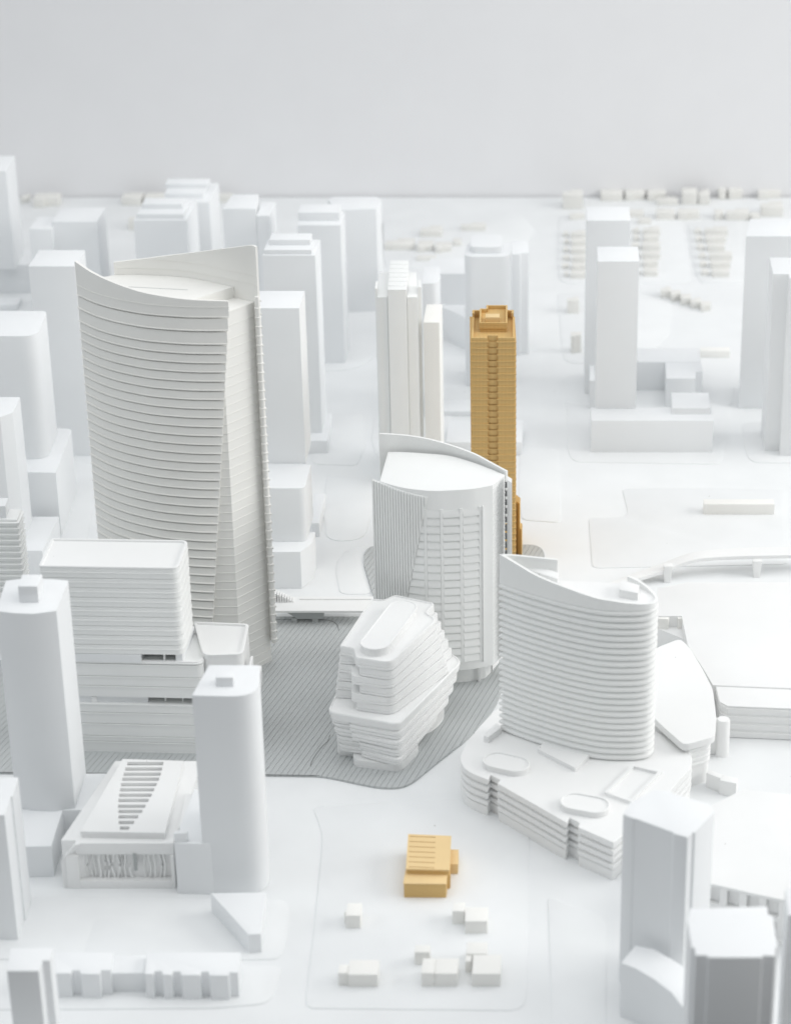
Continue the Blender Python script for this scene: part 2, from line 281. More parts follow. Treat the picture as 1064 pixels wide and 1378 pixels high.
                   [(-38.37, -82.86), (-36.47, -82.86), (-36.47, -82.28), (-38.42, -82.28)], [(-38.19, -83.87), (-36.72, -83.87), (-36.72, -83.29), (-38.24, -83.29)],
                   [(-37.93, -84.86), (-37.03, -84.86), (-37.04, -84.29), (-37.98, -84.29)]],
         'body': [(-42.07, -86.53), (-32.55, -86.78), (-31.72, -70.93), (-40.22, -70.93)],
         'left_low': [(-43.84, -85.08), (-43.39, -85.21)],
         'll': [(-43.53, -86.4), 3.08],
         'foot': [(-43.39, -86.4), (-32.53, -86.78)],
         'panel': [-41.89, -32.98],
         'pz': [0.86, 3.59],
         'lowbox': [(-32.38, -84.04), (-30.27, -84.83), (-29.83, -78.26), (-32.45, -77.98)]},
 'VIA': {'z': 2.55,
         'outer': [(10.99, -24.01), (14.5, -22.09), (18.4, -20.45), (21.01, -19.52), (23.53, -18.9), (26.59, -18.48), (29.72, -18.28), (34.33, -18.07), (39.47, -18.07)],
         'inner': [(11.04, -22.39), (14.58, -20.24), (18.53, -18.28), (21.16, -17.33), (23.69, -16.7), (26.78, -16.18), (29.95, -15.86), (34.6, -15.65), (39.78, -15.65)],
         'piers': [(18.48, -20.35), (29.59, -18.92)],
         'pw': [1.01, 1.0]},
 'BR': {'z': 2.08,
        'y': -32.07,
        'y2': -30.55,
        'x0': -28.43,
        'x1': -16.67,
        'piers': [-25.92, -23.46],
        'yp': -32.07,
        'box': [-27.1, -22.45],
        'stair': [(-28.59, -30.35), (-25.94, -30.35), (-28.89, -27.25)],
        'rail': [-29.58, -29.0]},
 'DECK': [[(-58.67, -65.34), (-49.27, -65.41), (-41.43, -65.56), (-30.47, -65.71), (-20.29, -66.01), (-18.29, -66.67), (-16.3, -67.48), (-14.32, -68.21), (-12.99, -68.42), (-11.6, -68.28),
           (-10.71, -67.55), (-9.97, -66.52), (-7.89, -63.09), (-5.21, -58.95), (-2.85, -54.2), (-1.81, -50.93), (-1.09, -46.74), (-0.85, -41.55), (-4.35, -35.24), (-11.43, -32.45), (-16.84, -29.99),
           (-31.02, -29.99), (-42.67, -35.24), (-63.73, -42.42)],
          [(-18.67, -15.6), (-18.76, -12.43), (-18.11, -10.71), (-16.05, -10.28), (2.64, -10.28), (3.58, -11.14), (4.03, -13.07), (3.7, -16.65), (0.0, -21.76), (-8.14, -23.76), (-16.61, -26.13),
           (-17.48, -21.76)]],
 'SEAM': [[(-21.37, -64.15), (-21.35, -63.39), (-21.07, -62.03), (-20.49, -60.19), (-19.95, -58.95), (-19.8, -57.7)],
          [(-30.05, -30.85), (-25.64, -30.75), (-22.99, -30.75), (-21.63, -31.13), (-20.86, -32.07), (-20.49, -33.57)],
          [(-58.67, -65.34), (-49.27, -65.41), (-41.43, -65.56), (-30.47, -65.71), (-20.29, -66.01)]],
 'PLATES': [[(-20.61, -71.72), (-19.8, -74.38), (-19.15, -76.99), (-18.96, -80.47), (-18.73, -91.82), (-18.6, -103.83), (-18.44, -104.91), (-17.95, -105.24), (0.0, -105.56), (0.87, -105.02),
             (1.2, -103.72), (1.42, -89.39), (1.66, -75.07), (-3.84, -70.15)],
            [(3.37, -87.66), (3.5, -102.19), (3.49, -111.7), (8.07, -111.7), (8.8, -91.82)],
            [(-52.25, -87.91), (-38.63, -88.03), (-27.89, -88.16), (-21.79, -88.4), (-21.36, -90.0), (-21.2, -94.21), (-21.35, -97.12), (-21.82, -97.93), (-25.38, -98.04), (-50.1, -97.93)],
            [(-39.58, -90.98), (-23.3, -91.22), (-23.35, -97.81), (-39.85, -97.7)],
            [(-43.83, -105.45), (-26.59, -105.24), (-22.33, -104.59), (-21.57, -103.51), (-21.39, -101.08), (-21.19, -98.84), (-49.95, -98.61), (-48.48, -105.45)],
            [(7.65, 29.93), (7.66, 20.32), (8.0, 17.48), (8.79, 16.21), (17.36, 15.83), (28.56, 15.45), (31.59, 32.69), (31.49, 44.18), (8.29, 44.18)],
            [(32.73, 29.93), (32.32, 21.88), (32.45, 17.74), (33.1, 15.95), (44.92, 15.7), (47.12, 32.69)],
            [(9.89, -1.83), (9.9, -16.65), (34.36, -15.6), (36.41, 6.83), (24.92, 7.55), (14.64, 7.31), (15.1, -0.23), (14.34, -1.83)],
            [(8.37, 127.45), (7.73, 106.35), (7.73, 92.32), (8.69, 90.44), (17.36, 90.07), (29.19, 90.81), (29.97, 93.07), (30.26, 106.35), (30.43, 128.34)],
            [(30.91, 106.35), (31.02, 93.83), (31.52, 90.44), (38.44, 90.07), (40.78, 123.07), (31.42, 123.07)],
            [(7.35, 85.27), (7.57, 64.48), (7.74, 55.78), (8.61, 53.59), (19.24, 53.28), (24.56, 66.13), (26.24, 83.45), (17.19, 86.0)],
            [(7.58, 36.91), (8.27, 48.67), (12.35, 50.2), (33.54, 48.67), (31.96, 36.91)],
            [(-28.74, 50.2), (-24.73, 50.81), (-23.12, 52.04), (-21.8, 54.53), (-20.13, 59.6), (-23.4, 123.07), (-34.43, 118.77)],
            [(-19.81, 32.69), (-19.89, 24.52), (-19.05, 18.76), (-17.38, 16.21), (-9.18, 15.45), (-8.7, 38.34), (-18.49, 38.34)],
            [(-25.23, 11.7), (-24.84, -0.23), (-23.79, -7.88), (-22.28, -8.97), (-19.94, -8.54), (-18.89, -7.0), (-18.51, -0.23), (-18.6, 10.47)],
            [(-21.99, -14.55), (-21.96, -17.68), (-20.99, -23.76), (-17.19, -23.76), (-18.64, -16.02), (-17.94, -10.28), (-20.73, -10.93)],
            [(-63.57, 11.7), (-60.37, -15.6), (-53.51, -17.68), (-54.94, -2.52), (-56.41, 14.19), (-60.5, 17.23)],
            [(-24.73, 123.07), (-21.5, 98.44), (-8.81, 96.51), (0.0, 102.36), (3.97, 118.77), (1.35, 127.45), (-17.58, 128.34)],
            [(-28.38, 32.69), (-27.54, 15.45), (-21.39, 14.94), (-20.57, 21.88), (-21.7, 33.81)], [(1.04, 21.88), (0.8, 6.83), (1.16, -2.52), (6.27, -3.42), (6.42, 20.58)]],
 'HOUSES': [([(9.1, 131.47), (12.77, 131.47), (12.87, 135.15), (9.21, 135.15)], 2.68), ([(16.22, 136.47), (20.35, 136.47), (20.44, 139.5), (16.31, 139.5)], 1.28),
            ([(20.76, 136.47), (24.47, 136.47), (24.56, 139.5), (20.85, 139.5)], 1.28), ([(24.88, 136.47), (28.32, 136.47), (28.41, 139.5), (24.97, 139.5)], 1.28),
            ([(26.52, 133.73), (30.35, 133.73), (30.42, 136.02), (26.59, 136.02)], 0.99), ([(31.16, 134.18), (33.9, 134.18), (34.01, 137.9), (31.28, 137.9)], 2.13),
            ([(34.18, 134.18), (36.23, 134.18), (36.35, 137.9), (34.3, 137.9)], 1.85), ([(38.14, 137.39), (39.52, 137.39), (39.61, 140.21), (38.23, 140.21)], 1.57),
            ([(39.93, 137.39), (42.55, 137.39), (42.64, 140.21), (40.02, 140.21)], 1.57), ([(45.46, 137.39), (49.73, 137.39), (49.85, 141.15), (45.57, 141.15)], 1.29),
            ([(44.96, 127.01), (49.0, 127.01), (49.11, 130.61), (45.07, 130.61)], 1.82), ([(25.87, 124.81), (29.22, 124.81), (29.3, 127.47), (25.95, 127.47)], 1.4),
            ([(29.75, 124.81), (33.64, 124.81), (33.72, 127.47), (29.83, 127.47)], 1.4), ([(36.46, 124.81), (38.07, 124.81), (38.15, 127.47), (36.54, 127.47)], 1.26),
            ([(38.46, 124.81), (42.62, 124.81), (42.7, 127.47), (38.55, 127.47)], 1.4), ([(10.19, 124.81), (12.87, 124.81), (12.93, 126.57), (10.24, 126.57)], 0.84),
            ([(16.43, 127.01), (19.4, 127.01), (19.46, 129.24), (16.5, 129.24)], 1.12), ([(20.84, 126.13), (23.67, 126.13), (23.73, 128.35), (20.91, 128.35)], 0.98),
            ([(42.86, 124.37), (44.47, 124.37), (44.54, 126.58), (42.93, 126.58)], 0.98), ([(22.4, 122.2), (24.8, 122.2), (24.85, 123.95), (22.45, 123.95)], 0.83),
            ([(10.21, 113.92), (12.83, 113.92), (12.89, 116.03), (10.27, 116.03)], 1.03), ([(8.79, 114.97), (9.71, 114.97), (9.75, 116.44), (8.83, 116.44)], 0.75),
            ([(10.24, 109.59), (12.7, 109.59), (12.76, 111.66), (10.3, 111.66)], 1.02), ([(8.97, 110.62), (9.75, 110.62), (9.79, 112.06), (9.01, 112.06)], 0.75),
            ([(10.01, 105.34), (12.58, 105.34), (12.64, 107.37), (10.07, 107.37)], 1.01), ([(8.75, 106.35), (9.52, 106.35), (9.56, 107.77), (8.79, 107.77)], 0.74),
            ([(10.16, 100.98), (12.45, 100.98), (12.51, 102.96), (10.22, 102.96)], 1.0), ([(8.53, 101.96), (9.68, 101.96), (9.72, 103.35), (8.58, 103.35)], 0.74),
            ([(9.93, 96.51), (12.32, 96.51), (12.38, 98.45), (9.99, 98.45)], 0.99), ([(8.32, 97.47), (9.45, 97.47), (9.49, 98.83), (8.36, 98.83)], 0.73),
            ([(9.72, 92.51), (12.21, 92.51), (12.26, 94.41), (9.77, 94.41)], 0.98), ([(8.62, 93.45), (9.24, 93.45), (9.28, 94.79), (8.66, 94.79)], 0.72),
            ([(22.99, 115.6), (26.01, 115.6), (26.08, 117.93), (23.06, 117.93)], 1.1), ([(21.2, 116.65), (22.39, 116.65), (22.44, 118.35), (21.25, 118.35)], 0.83),
            ([(22.9, 111.44), (25.51, 111.44), (25.57, 113.73), (22.97, 113.73)], 1.09), ([(21.14, 112.47), (22.18, 112.47), (22.23, 114.14), (21.19, 114.14)], 0.82),
            ([(22.42, 107.15), (25.52, 107.15), (25.58, 109.4), (22.49, 109.4)], 1.08), ([(20.67, 108.17), (21.96, 108.17), (22.01, 109.8), (20.72, 109.8)], 0.81),
            ([(22.19, 102.55), (25.25, 102.55), (25.31, 104.76), (22.25, 104.76)], 1.07), ([(20.46, 103.55), (21.73, 103.55), (21.78, 105.15), (20.5, 105.15)], 0.8),
            ([(22.21, 98.05), (24.61, 98.05), (24.67, 100.21), (22.27, 100.21)], 1.06), ([(20.5, 99.02), (21.51, 99.02), (21.55, 100.59), (20.54, 100.59)], 0.8),
            ([(21.98, 93.64), (24.35, 93.64), (24.42, 95.75), (22.04, 95.75)], 1.05), ([(20.28, 94.59), (21.29, 94.59), (21.33, 96.13), (20.33, 96.13)], 0.79),
            ([(33.89, 115.6), (37.96, 115.6), (38.03, 117.93), (33.96, 117.93)], 1.1), ([(32.12, 116.44), (33.3, 116.44), (33.36, 118.14), (32.17, 118.14)], 0.82),
            ([(33.8, 111.03), (37.31, 111.03), (37.38, 113.31), (33.87, 113.31)], 1.09), ([(32.05, 111.85), (33.22, 111.85), (33.27, 113.52), (32.1, 113.52)], 0.82),
            ([(33.72, 106.55), (36.68, 106.55), (36.75, 108.79), (33.79, 108.79)], 1.08), ([(31.98, 107.36), (33.14, 107.36), (33.19, 108.99), (32.03, 108.99)], 0.81),
            ([(33.62, 101.96), (37.57, 101.96), (37.63, 104.16), (33.69, 104.16)], 1.07), ([(31.9, 102.75), (33.05, 102.75), (33.1, 104.35), (31.95, 104.35)], 0.8),
            ([(33.52, 97.47), (36.92, 97.47), (36.99, 99.62), (33.59, 99.62)], 1.06), ([(31.82, 98.25), (32.96, 98.25), (33.01, 99.81), (31.87, 99.81)], 0.8),
            ([(33.44, 93.26), (36.31, 93.26), (36.38, 95.37), (33.51, 95.37)], 1.05), ([(31.76, 94.02), (32.89, 94.02), (32.93, 95.55), (31.81, 95.55)], 0.79),
            ([(24.23, 83.09), (25.93, 83.09), (26.0, 85.29), (24.3, 85.29)], 1.29), ([(25.76, 81.44), (27.46, 81.44), (27.52, 83.61), (25.83, 83.61)], 1.23),
            ([(27.28, 79.8), (28.97, 79.8), (29.03, 81.96), (27.34, 81.96)], 1.18), ([(28.78, 78.17), (30.47, 78.17), (30.53, 80.31), (28.85, 80.31)], 1.12),
            ([(30.28, 76.56), (31.95, 76.56), (32.02, 78.68), (30.34, 78.68)], 1.07), ([(-22.31, 107.56), (-17.28, 107.56), (-17.18, 111.26), (-22.22, 111.26)], 1.08),
            ([(-16.4, 114.97), (-12.59, 114.97), (-12.5, 118.36), (-16.3, 118.36)], 1.1), ([(-16.59, 106.35), (-13.89, 106.35), (-13.79, 110.02), (-16.49, 110.02)], 1.08),
            ([(-13.49, 105.94), (-10.8, 105.94), (-10.7, 109.2), (-13.4, 109.2)], 1.08), ([(-16.56, 101.76), (-13.24, 101.76), (-13.2, 103.35), (-16.51, 103.35)], 0.6),
            ([(-9.25, 118.34), (-4.89, 118.34), (-4.83, 120.49), (-9.19, 120.49)], 0.97), ([(-10.51, 110.0), (-9.08, 110.0), (-9.02, 112.07), (-10.45, 112.07)], 0.81),
            ([(-87.99, 132.37), (-83.5, 132.37), (-83.41, 136.05), (-87.91, 136.05)], 1.7), ([(-90.9, 135.09), (-89.53, 135.09), (-89.47, 137.87), (-90.84, 137.87)], 1.0),
            ([(-72.01, 133.73), (-68.32, 133.73), (-68.24, 137.19), (-71.93, 137.19)], 1.42), ([(-67.91, 133.73), (-64.36, 133.73), (-64.28, 137.19), (-67.83, 137.19)], 1.42),
            ([(-54.47, 135.55), (-51.86, 135.55), (-51.82, 137.41), (-54.42, 137.41)], 1.28), ([(-68.54, 119.19), (-65.36, 119.19), (-65.28, 122.67), (-68.46, 122.67)], 1.79),
            ([(8.72, 75.65), (10.63, 75.65), (10.68, 77.42), (8.77, 77.42)], 2.28), ([(8.9, 57.68), (10.49, 57.68), (10.55, 59.63), (8.95, 59.63)], 2.93)],
 'HG': [0, 20, 32, 44, 56, 61, 68, 74, 76],
 'T0': {'z': 17.11, 'plan': [(-59.82, -38.88), (-55.72, -38.88), (-55.75, -35.7), (-59.9, -35.7)], 'box': [(-59.37, -38.33), (-57.11, -38.33), (-57.22, -36.13), (-59.58, -36.13)]},
 'PIPE': (22.32, -61.27),
 'WALLBOX': [[(20.09, -67.84), (21.54, -69.01), (21.9, -68.28), (20.44, -67.25)], [(21.36, -69.3), (23.03, -69.95), (23.28, -68.86), (21.75, -68.28)], 1.71]}

# ------------------------------------------------------------------ materials
def material(name, col, rough=0.55, var=0.02, bump=0.05, scale=900.0, spec=0.35, stripes=None, specks=None):
    m = bpy.data.materials.new(name); m.use_nodes = True
    nt = m.node_tree; N = nt.nodes; L = nt.links
    b = N['Principled BSDF']
    b.inputs['Roughness'].default_value = rough
    b.inputs['Specular IOR Level'].default_value = spec
    tc = N.new('ShaderNodeTexCoord')
    n1 = N.new('ShaderNodeTexNoise'); n1.inputs['Scale'].default_value = 14.0; n1.inputs['Detail'].default_value = 5.0
    L.new(tc.outputs['Object'], n1.inputs['Vector'])
    mr = N.new('ShaderNodeMapRange')
    mr.inputs['From Min'].default_value = 0.3; mr.inputs['From Max'].default_value = 0.7
    mr.inputs['To Min'].default_value = 1.0 - var; mr.inputs['To Max'].default_value = 1.0 + var
    L.new(n1.outputs['Fac'], mr.inputs['Value'])
    mix = N.new('ShaderNodeMix'); mix.data_type = 'RGBA'; mix.blend_type = 'MULTIPLY'
    mix.inputs['Factor'].default_value = 1.0
    mix.inputs['A'].default_value = (*col, 1.0)
    L.new(mr.outputs['Result'], mix.inputs['B'])
    out = mix.outputs['Result']
    n2 = N.new('ShaderNodeTexNoise'); n2.inputs['Scale'].default_value = scale; n2.inputs['Detail'].default_value = 3.0
    L.new(tc.outputs['Object'], n2.inputs['Vector'])
    hgt = n2.outputs['Fac']
    if stripes:
        w = N.new('ShaderNodeTexWave'); w.wave_type = 'BANDS'; w.bands_direction = stripes[0]
        w.inputs['Scale'].default_value = stripes[1]; w.inputs['Distortion'].default_value = stripes[3]
        w.inputs['Detail'].default_value = 2.0; w.inputs['Detail Scale'].default_value = 2.0
        L.new(tc.outputs['Object'], w.inputs['Vector'])
        ad = N.new('ShaderNodeMath'); ad.operation = 'MULTIPLY_ADD'
        L.new(w.outputs['Fac'], ad.inputs[0]); ad.inputs[1].default_value = stripes[2]
        L.new(hgt, ad.inputs[2]); hgt = ad.outputs[0]
        if len(stripes) > 4:
            m2 = N.new('ShaderNodeMix'); m2.data_type = 'RGBA'; m2.blend_type = 'MULTIPLY'
            m2.inputs['Factor'].default_value = stripes[4]
            L.new(out, m2.inputs['A']); L.new(w.outputs['Color'], m2.inputs['B'])
            out = m2.outputs['Result']
    if specks:
        vo = N.new('ShaderNodeTexVoronoi'); vo.inputs['Scale'].default_value = specks
        L.new(tc.outputs['Object'], vo.inputs['Vector'])
        lt = N.new('ShaderNodeMath'); lt.operation = 'LESS_THAN'; lt.inputs[1].default_value = 0.022
        L.new(vo.outputs['Distance'], lt.inputs[0])
        m3 = N.new('ShaderNodeMix'); m3.data_type = 'RGBA'
        ml = N.new('ShaderNodeMath'); ml.operation = 'MULTIPLY'; ml.inputs[1].default_value = 0.55
        L.new(lt.outputs[0], ml.inputs[0]); L.new(ml.outputs[0], m3.inputs['Factor'])
        L.new(out, m3.inputs['A']); m3.inputs['B'].default_value = (0.3, 0.29, 0.27, 1)
        out = m3.outputs['Result']
    L.new(out, b.inputs['Base Color'])
    bp = N.new('ShaderNodeBump'); bp.inputs['Strength'].default_value = bump; bp.inputs['Distance'].default_value = 0.0004
    L.new(hgt, bp.inputs['Height']); L.new(bp.outputs['Normal'], b.inputs['Normal'])
    return m
M = {
    'print': material('white_print', (0.835, 0.85, 0.86), 0.6, 0.012, 0.10, 700.0, stripes=('Z', 420.0, 0.35, 0.6)),
    'white': material('white_resin', (0.85, 0.855, 0.85), 0.5, 0.016, 0.08, 800.0, specks=26.0),
    'resin': material('pale_resin', (0.865, 0.875, 0.865), 0.5, 0.014, 0.10, 800.0, stripes=('Z', 420.0, 0.3, 0.5)),
    'ivory': material('ivory_resin', (0.875, 0.87, 0.84), 0.5, 0.014, 0.08, 800.0),
    'dimmed': material('dimmed_ivory', (0.76, 0.755, 0.725), 0.6, 0.02, 0.05, 600.0),  # ivory of the far houses, darkened in colour so they look less brightly lit
    'board': material('white_board', (0.805, 0.82, 0.825), 0.62, 0.02, 0.05, 500.0, spec=0.25, specks=22.0),
    'wall': material('wall_paint', (0.80, 0.80, 0.81), 0.9, 0.008, 0.05, 150.0, spec=0.1),
    'deck': material('grey_deck', (0.50, 0.52, 0.52), 0.6, 0.04, 0.25, 500.0, spec=0.3),
    'groove': material('dark_groove', (0.17, 0.175, 0.175), 0.9, 0.05, 0.1),
    'ochre': material('ochre_print', (0.73, 0.495, 0.205), 0.6, 0.05, 0.25, 700.0, spec=0.25, stripes=('X', 190.0, 0.8, 0.4, 0.22)),
    'ochre_roof': material('ochre_sheet', (0.80, 0.60, 0.32), 0.6, 0.04, 0.2, 700.0, spec=0.25),
    'floor': material('dark_floor', (0.10, 0.10, 0.10), 0.7, 0.05, 0.05, 60.0),
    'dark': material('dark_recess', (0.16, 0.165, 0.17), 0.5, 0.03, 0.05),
    'greyside': material('grey_girder', (0.42, 0.44, 0.44), 0.6, 0.03, 0.1),
}
# ------------------------------------------------------------------ mesh helpers
def ccw(p):
    a = sum(p[i][0] * p[(i + 1) % len(p)][1] - p[(i + 1) % len(p)][0] * p[i][1] for i in range(len(p)))
    return list(p) if a > 0 else list(reversed(p))

def rounded(p, rad, seg=7):
    """polygon p with the corners listed in rad (index -> radius) rounded"""
    out = []
    n = len(p)
    for i in range(n):
        r = rad.get(i, 0)
        if not r:
            out.append(tuple(p[i][:2])); continue
        a, b, c = Vector(p[i - 1][:2]), Vector(p[i][:2]), Vector(p[(i + 1) % n][:2])
        u, v = (a - b), (c - b)
        r = min(r, u.length * 0.48, v.length * 0.48)
        p0 = b + u.normalized() * r; p1 = b + v.normalized() * r
        for k in range(seg + 1):
            t = k / seg
            q = p0 * (1 - t) ** 2 + b * 2 * t * (1 - t) + p1 * t * t
            # blend the parabola towards a circle-like corner
            out.append((q.x, q.y))
    return out

def smooth(pts, sub=5, closed=False):
    """Catmull-Rom through pts (tuples of any length)"""
    n = len(pts); out = []
    m = n if closed else n - 1
    for i in range(m):
        p1, p2 = pts[i], pts[(i + 1) % n]
        p0 = pts[i - 1] if (closed or i > 0) else tuple(2 * a - b for a, b in zip(p1, p2))
        p3 = pts[(i + 2) % n] if (closed or i + 2 < n) else tuple(2 * b - a for a, b in zip(p1, p2))
        for k in range(sub):
            t = k / sub
            out.append(tuple(0.5 * (2 * b + (c - a) * t + (2 * a - 5 * b + 4 * c - d) * t * t + (3 * b - a - 3 * c + d) * t ** 3)
                             for a, b, c, d in zip(p0, p1, p2, p3)))
    if not closed:
        out.append(tuple(pts[-1]))
    return out

def offset(p, d, closed=True):
    """outward offset of a counter-clockwise outline (right-hand side of a path)"""
    n = len(p); out = []
    for i in range(n):
        a = Vector(p[i - 1][:2]) if (closed or i > 0) else None
        b = Vector(p[i][:2])
        c = Vector(p[(i + 1) % n][:2]) if (closed or i + 1 < n) else None
        ns = []
        for q, r in ((a, b), (b, c)):
            if q is None or r is None or (r - q).length < 1e-6: continue
            e = (r - q).normalized(); ns.append(Vector((e.y, -e.x)))
        m = sum(ns, Vector((0, 0)))
        m = m.normalized() if m.length > 1e-6 else ns[0]
        k = max(0.45, m.dot(ns[0]))
        out.append((b.x + m.x * d / k, b.y + m.y * d / k))
    return out

class MB:
    def __init__(s): s.v = []; s.f = []
    def loops(s, rings, cap0=True, cap1=True):
        """rings: list of equal-length lists of (x,y,z), lofted"""
        n = len(rings[0]); b = len(s.v)
        for r in rings: s.v += [tuple(q) for q in r]
        for k in range(len(rings) - 1):
            for i in range(n):
                j = (i + 1) % n
                s.f.append((b + k * n + i, b + k * n + j, b + (k + 1) * n + j, b + (k + 1) * n + i))
        if cap0: s.f.append(tuple(b + i for i in reversed(range(n))))
        if cap1: s.f.append(tuple(b + (len(rings) - 1) * n + i for i in range(n)))
        return s
    def prism(s, p, z0, z1):
        p = ccw(p)
        return s.loops([[(q[0], q[1], z0) for q in p], [(q[0], q[1], z1) for q in p]])
    def profile(s, p, prof):
        """outline p lofted through (z, outward offset) pairs"""
        p = ccw(p)
        return s.loops([[(q[0], q[1], z) for q in (offset(p, o) if o else p)] for z, o in prof])
    def box(s, x0, x1, y0, y1, z0, z1):
        return s.prism([(x0, y0), (x1, y0), (x1, y1), (x0, y1)], z0, z1)
    def sheet(s, path, section):
        """path of (x,y,...) lofted with section(i) -> closed list of (outward offset, z); outward = right of travel"""
        n = len(path); sec = [section(i) for i in range(n)]
        m = len(sec[0]); b = len(s.v)
        cols = {}
        for i in range(n):
            for (o, z) in sec[i]:
                key = round(o, 4)
                if key not in cols: cols[key] = offset(path, o, False)
                q = cols[key][i]
                s.v.append((q[0], q[1], z))
        for i in range(n - 1):
            for k in range(m):
                l = (k + 1) % m
                s.f.append((b + i * m + k, b + i * m + l, b + (i + 1) * m + l, b + (i + 1) * m + k))
        s.f.append(tuple(b + k for k in reversed(range(m))))
        s.f.append(tuple(b + (n - 1) * m + k for k in range(m)))
        return s
    def tube(s, cx, cy, prof, seg=14):
        rings = [[(cx + r * math.cos(2 * math.pi * k / seg), cy + r * math.sin(2 * math.pi * k / seg), z) for k in range(seg)] for z, r in prof]
        return s.loops(rings)
    def mesh(s, name, mat, bevel=0.0, org=(0, 0, 0), smooth_angle=35.0):
        me = bpy.data.meshes.new(name)
        me.from_pydata([((x - org[0]) * U, (y - org[1]) * U, (z - org[2]) * U) for x, y, z in s.v], [], s.f)
        bm = bmesh.new(); bm.from_mesh(me)
        bmesh.ops.remove_doubles(bm, verts=bm.verts, dist=1e-6)
        bmesh.ops.recalc_face_normals(bm, faces=bm.faces)
        if bevel:
            es = [e for e in bm.edges if len(e.link_faces) == 2 and e.calc_face_angle(0) > math.radians(40)]
            if es:
                bmesh.ops.bevel(bm, geom=es, offset=bevel * U, segments=2, profile=0.6, affect='EDGES', clamp_overlap=True)
        for f in bm.faces: f.smooth = True
        bm.to_mesh(me); bm.free()
        me.set_sharp_from_angle(angle=math.radians(smooth_angle))
        me.materials.append(M[mat])
        return me

def link(name, me, parent=None, loc=(0, 0, 0)):
    o = bpy.data.objects.new(name, me)
    scene.collection.objects.link(o)
    o.location = (loc[0] * U, loc[1] * U, loc[2] * U)
    if parent: o.parent = parent
    return o

def tag(o, label, cat, group=None):
    o['label'] = label; o['category'] = cat
    if group: o['group'] = group
    return o

class Thing:
    """an Empty at the base of a thing; its parts are meshes parented to it"""
    def __init__(s, name, x, y, label, cat, group=None, z=0.0):
        s.org = (x, y, z)
        s.o = bpy.data.objects.new(name, None)
        scene.collection.objects.link(s.o)
        s.o.location = (x * U, y * U, z * U); s.o.empty_display_size = 0.01
        tag(s.o, label, cat, group)
    def part(s, name, mb, mat, bevel=0.0, parent=None, stuff=False, angle=35.0):
        o = link(name, mb.mesh(name, mat, bevel, s.org, angle), parent or s.o)
        if stuff: o['kind'] = 'stuff'
        return o
    def copies(s, name, me, zs, parent=None):
        return [link(name, me, parent or s.o, (0, 0, z)) for z in zs]

def centre(p):
    return sum(q[0] for q in p) / len(p), sum(q[1] for q in p) / len(p)

def struct(name, mb, mat, bevel=0.0, kind='structure'):
    o = link(name, mb.mesh(name, mat, bevel)); o['kind'] = kind
    return o

# ------------------------------------------------------------------ setting: table, wall, street plates, decks
struct('table_top', MB().box(-130, 130, -123.5, 138.8, -5, 0), 'board', 0.15)
struct('floor', MB().box(-420, 420, -420, 139.0, -84, -80), 'floor')
struct('wall', MB().box(-420, 420, 139.3, 147, -79.5, 260), 'wall')
for i, p in enumerate(DATA['PLATES']):
    q = rounded(ccw(p), {k: 1.0 for k in range(len(p))}, 4)
    struct('street_block', MB().prism(q, -0.05, 0.075 + 0.004 * (i % 5)), 'board', 0.025)

def deck(poly, ang, pitch, gap, z0, z1):
    """plank deck: the outline cut into strips that run in direction ang"""
    base = bmesh.new()
    vs_ = [base.verts.new((x, y, 0)) for x, y in ccw(poly)]
    bmesh.ops.triangulate(base, faces=[base.faces.new(vs_)])
    d = Vector((math.cos(ang), math.sin(ang), 0)); nrm = Vector((-d.y, d.x, 0))
    ts = [Vector((x, y, 0)).dot(nrm) for x, y in poly]
    mb = MB()
    t = min(ts)
    while t < max(ts):
        b = base.copy()
        for pos, sgn in ((t + gap / 2, 1), (t + pitch - gap / 2, -1)):
            bmesh.ops.bisect_plane(b, geom=b.verts[:] + b.edges[:] + b.faces[:], plane_co=nrm * pos, plane_no=nrm * sgn, clear_inner=True)
        b.verts.index_update(); n0 = len(mb.v); nv = len(b.verts)
        dz = random.uniform(-.006, .006)
        mb.v += [(v.co.x, v.co.y, z1 + dz) for v in b.verts] + [(v.co.x, v.co.y, z0) for v in b.verts]
        for f in b.faces: mb.f.append(tuple(n0 + v.index for v in f.verts))
        for e in b.edges:
            if len(e.link_faces) == 1:
                p, q = (n0 + v.index for v in e.verts)
                mb.f.append((p, q, q + nv, p + nv))
        b.free(); t += pitch
    base.free()
    return mb
for p, lab in zip(DATA['DECK'], ('grey grooved deck around the faceted and banded buildings', 'grey grooved deck patch behind the fin-fronted tower')):
    cx, cy = centre(p)
    t = Thing('plank_deck', cx, cy, lab, 'deck')
    sm = rounded(ccw(p), {k: 1.2 for k in range(len(p))}, 3)
    t.part('underlay', MB().prism(offset(sm, -.03), 0, 0.14), 'groove')
    t.part('planks', deck(sm, math.radians(73.5), 0.6, 0.04, 0.0, 0.24), 'deck', stuff=True)
    if 'faceted' in lab:
        for s in DATA['SEAM']:
            pa = smooth(s, 5)
            t.part('seam', MB().sheet(pa, lambda i: [(-.035, .2), (.035, .2), (.035, .256), (-.035, .256)]), 'groove')

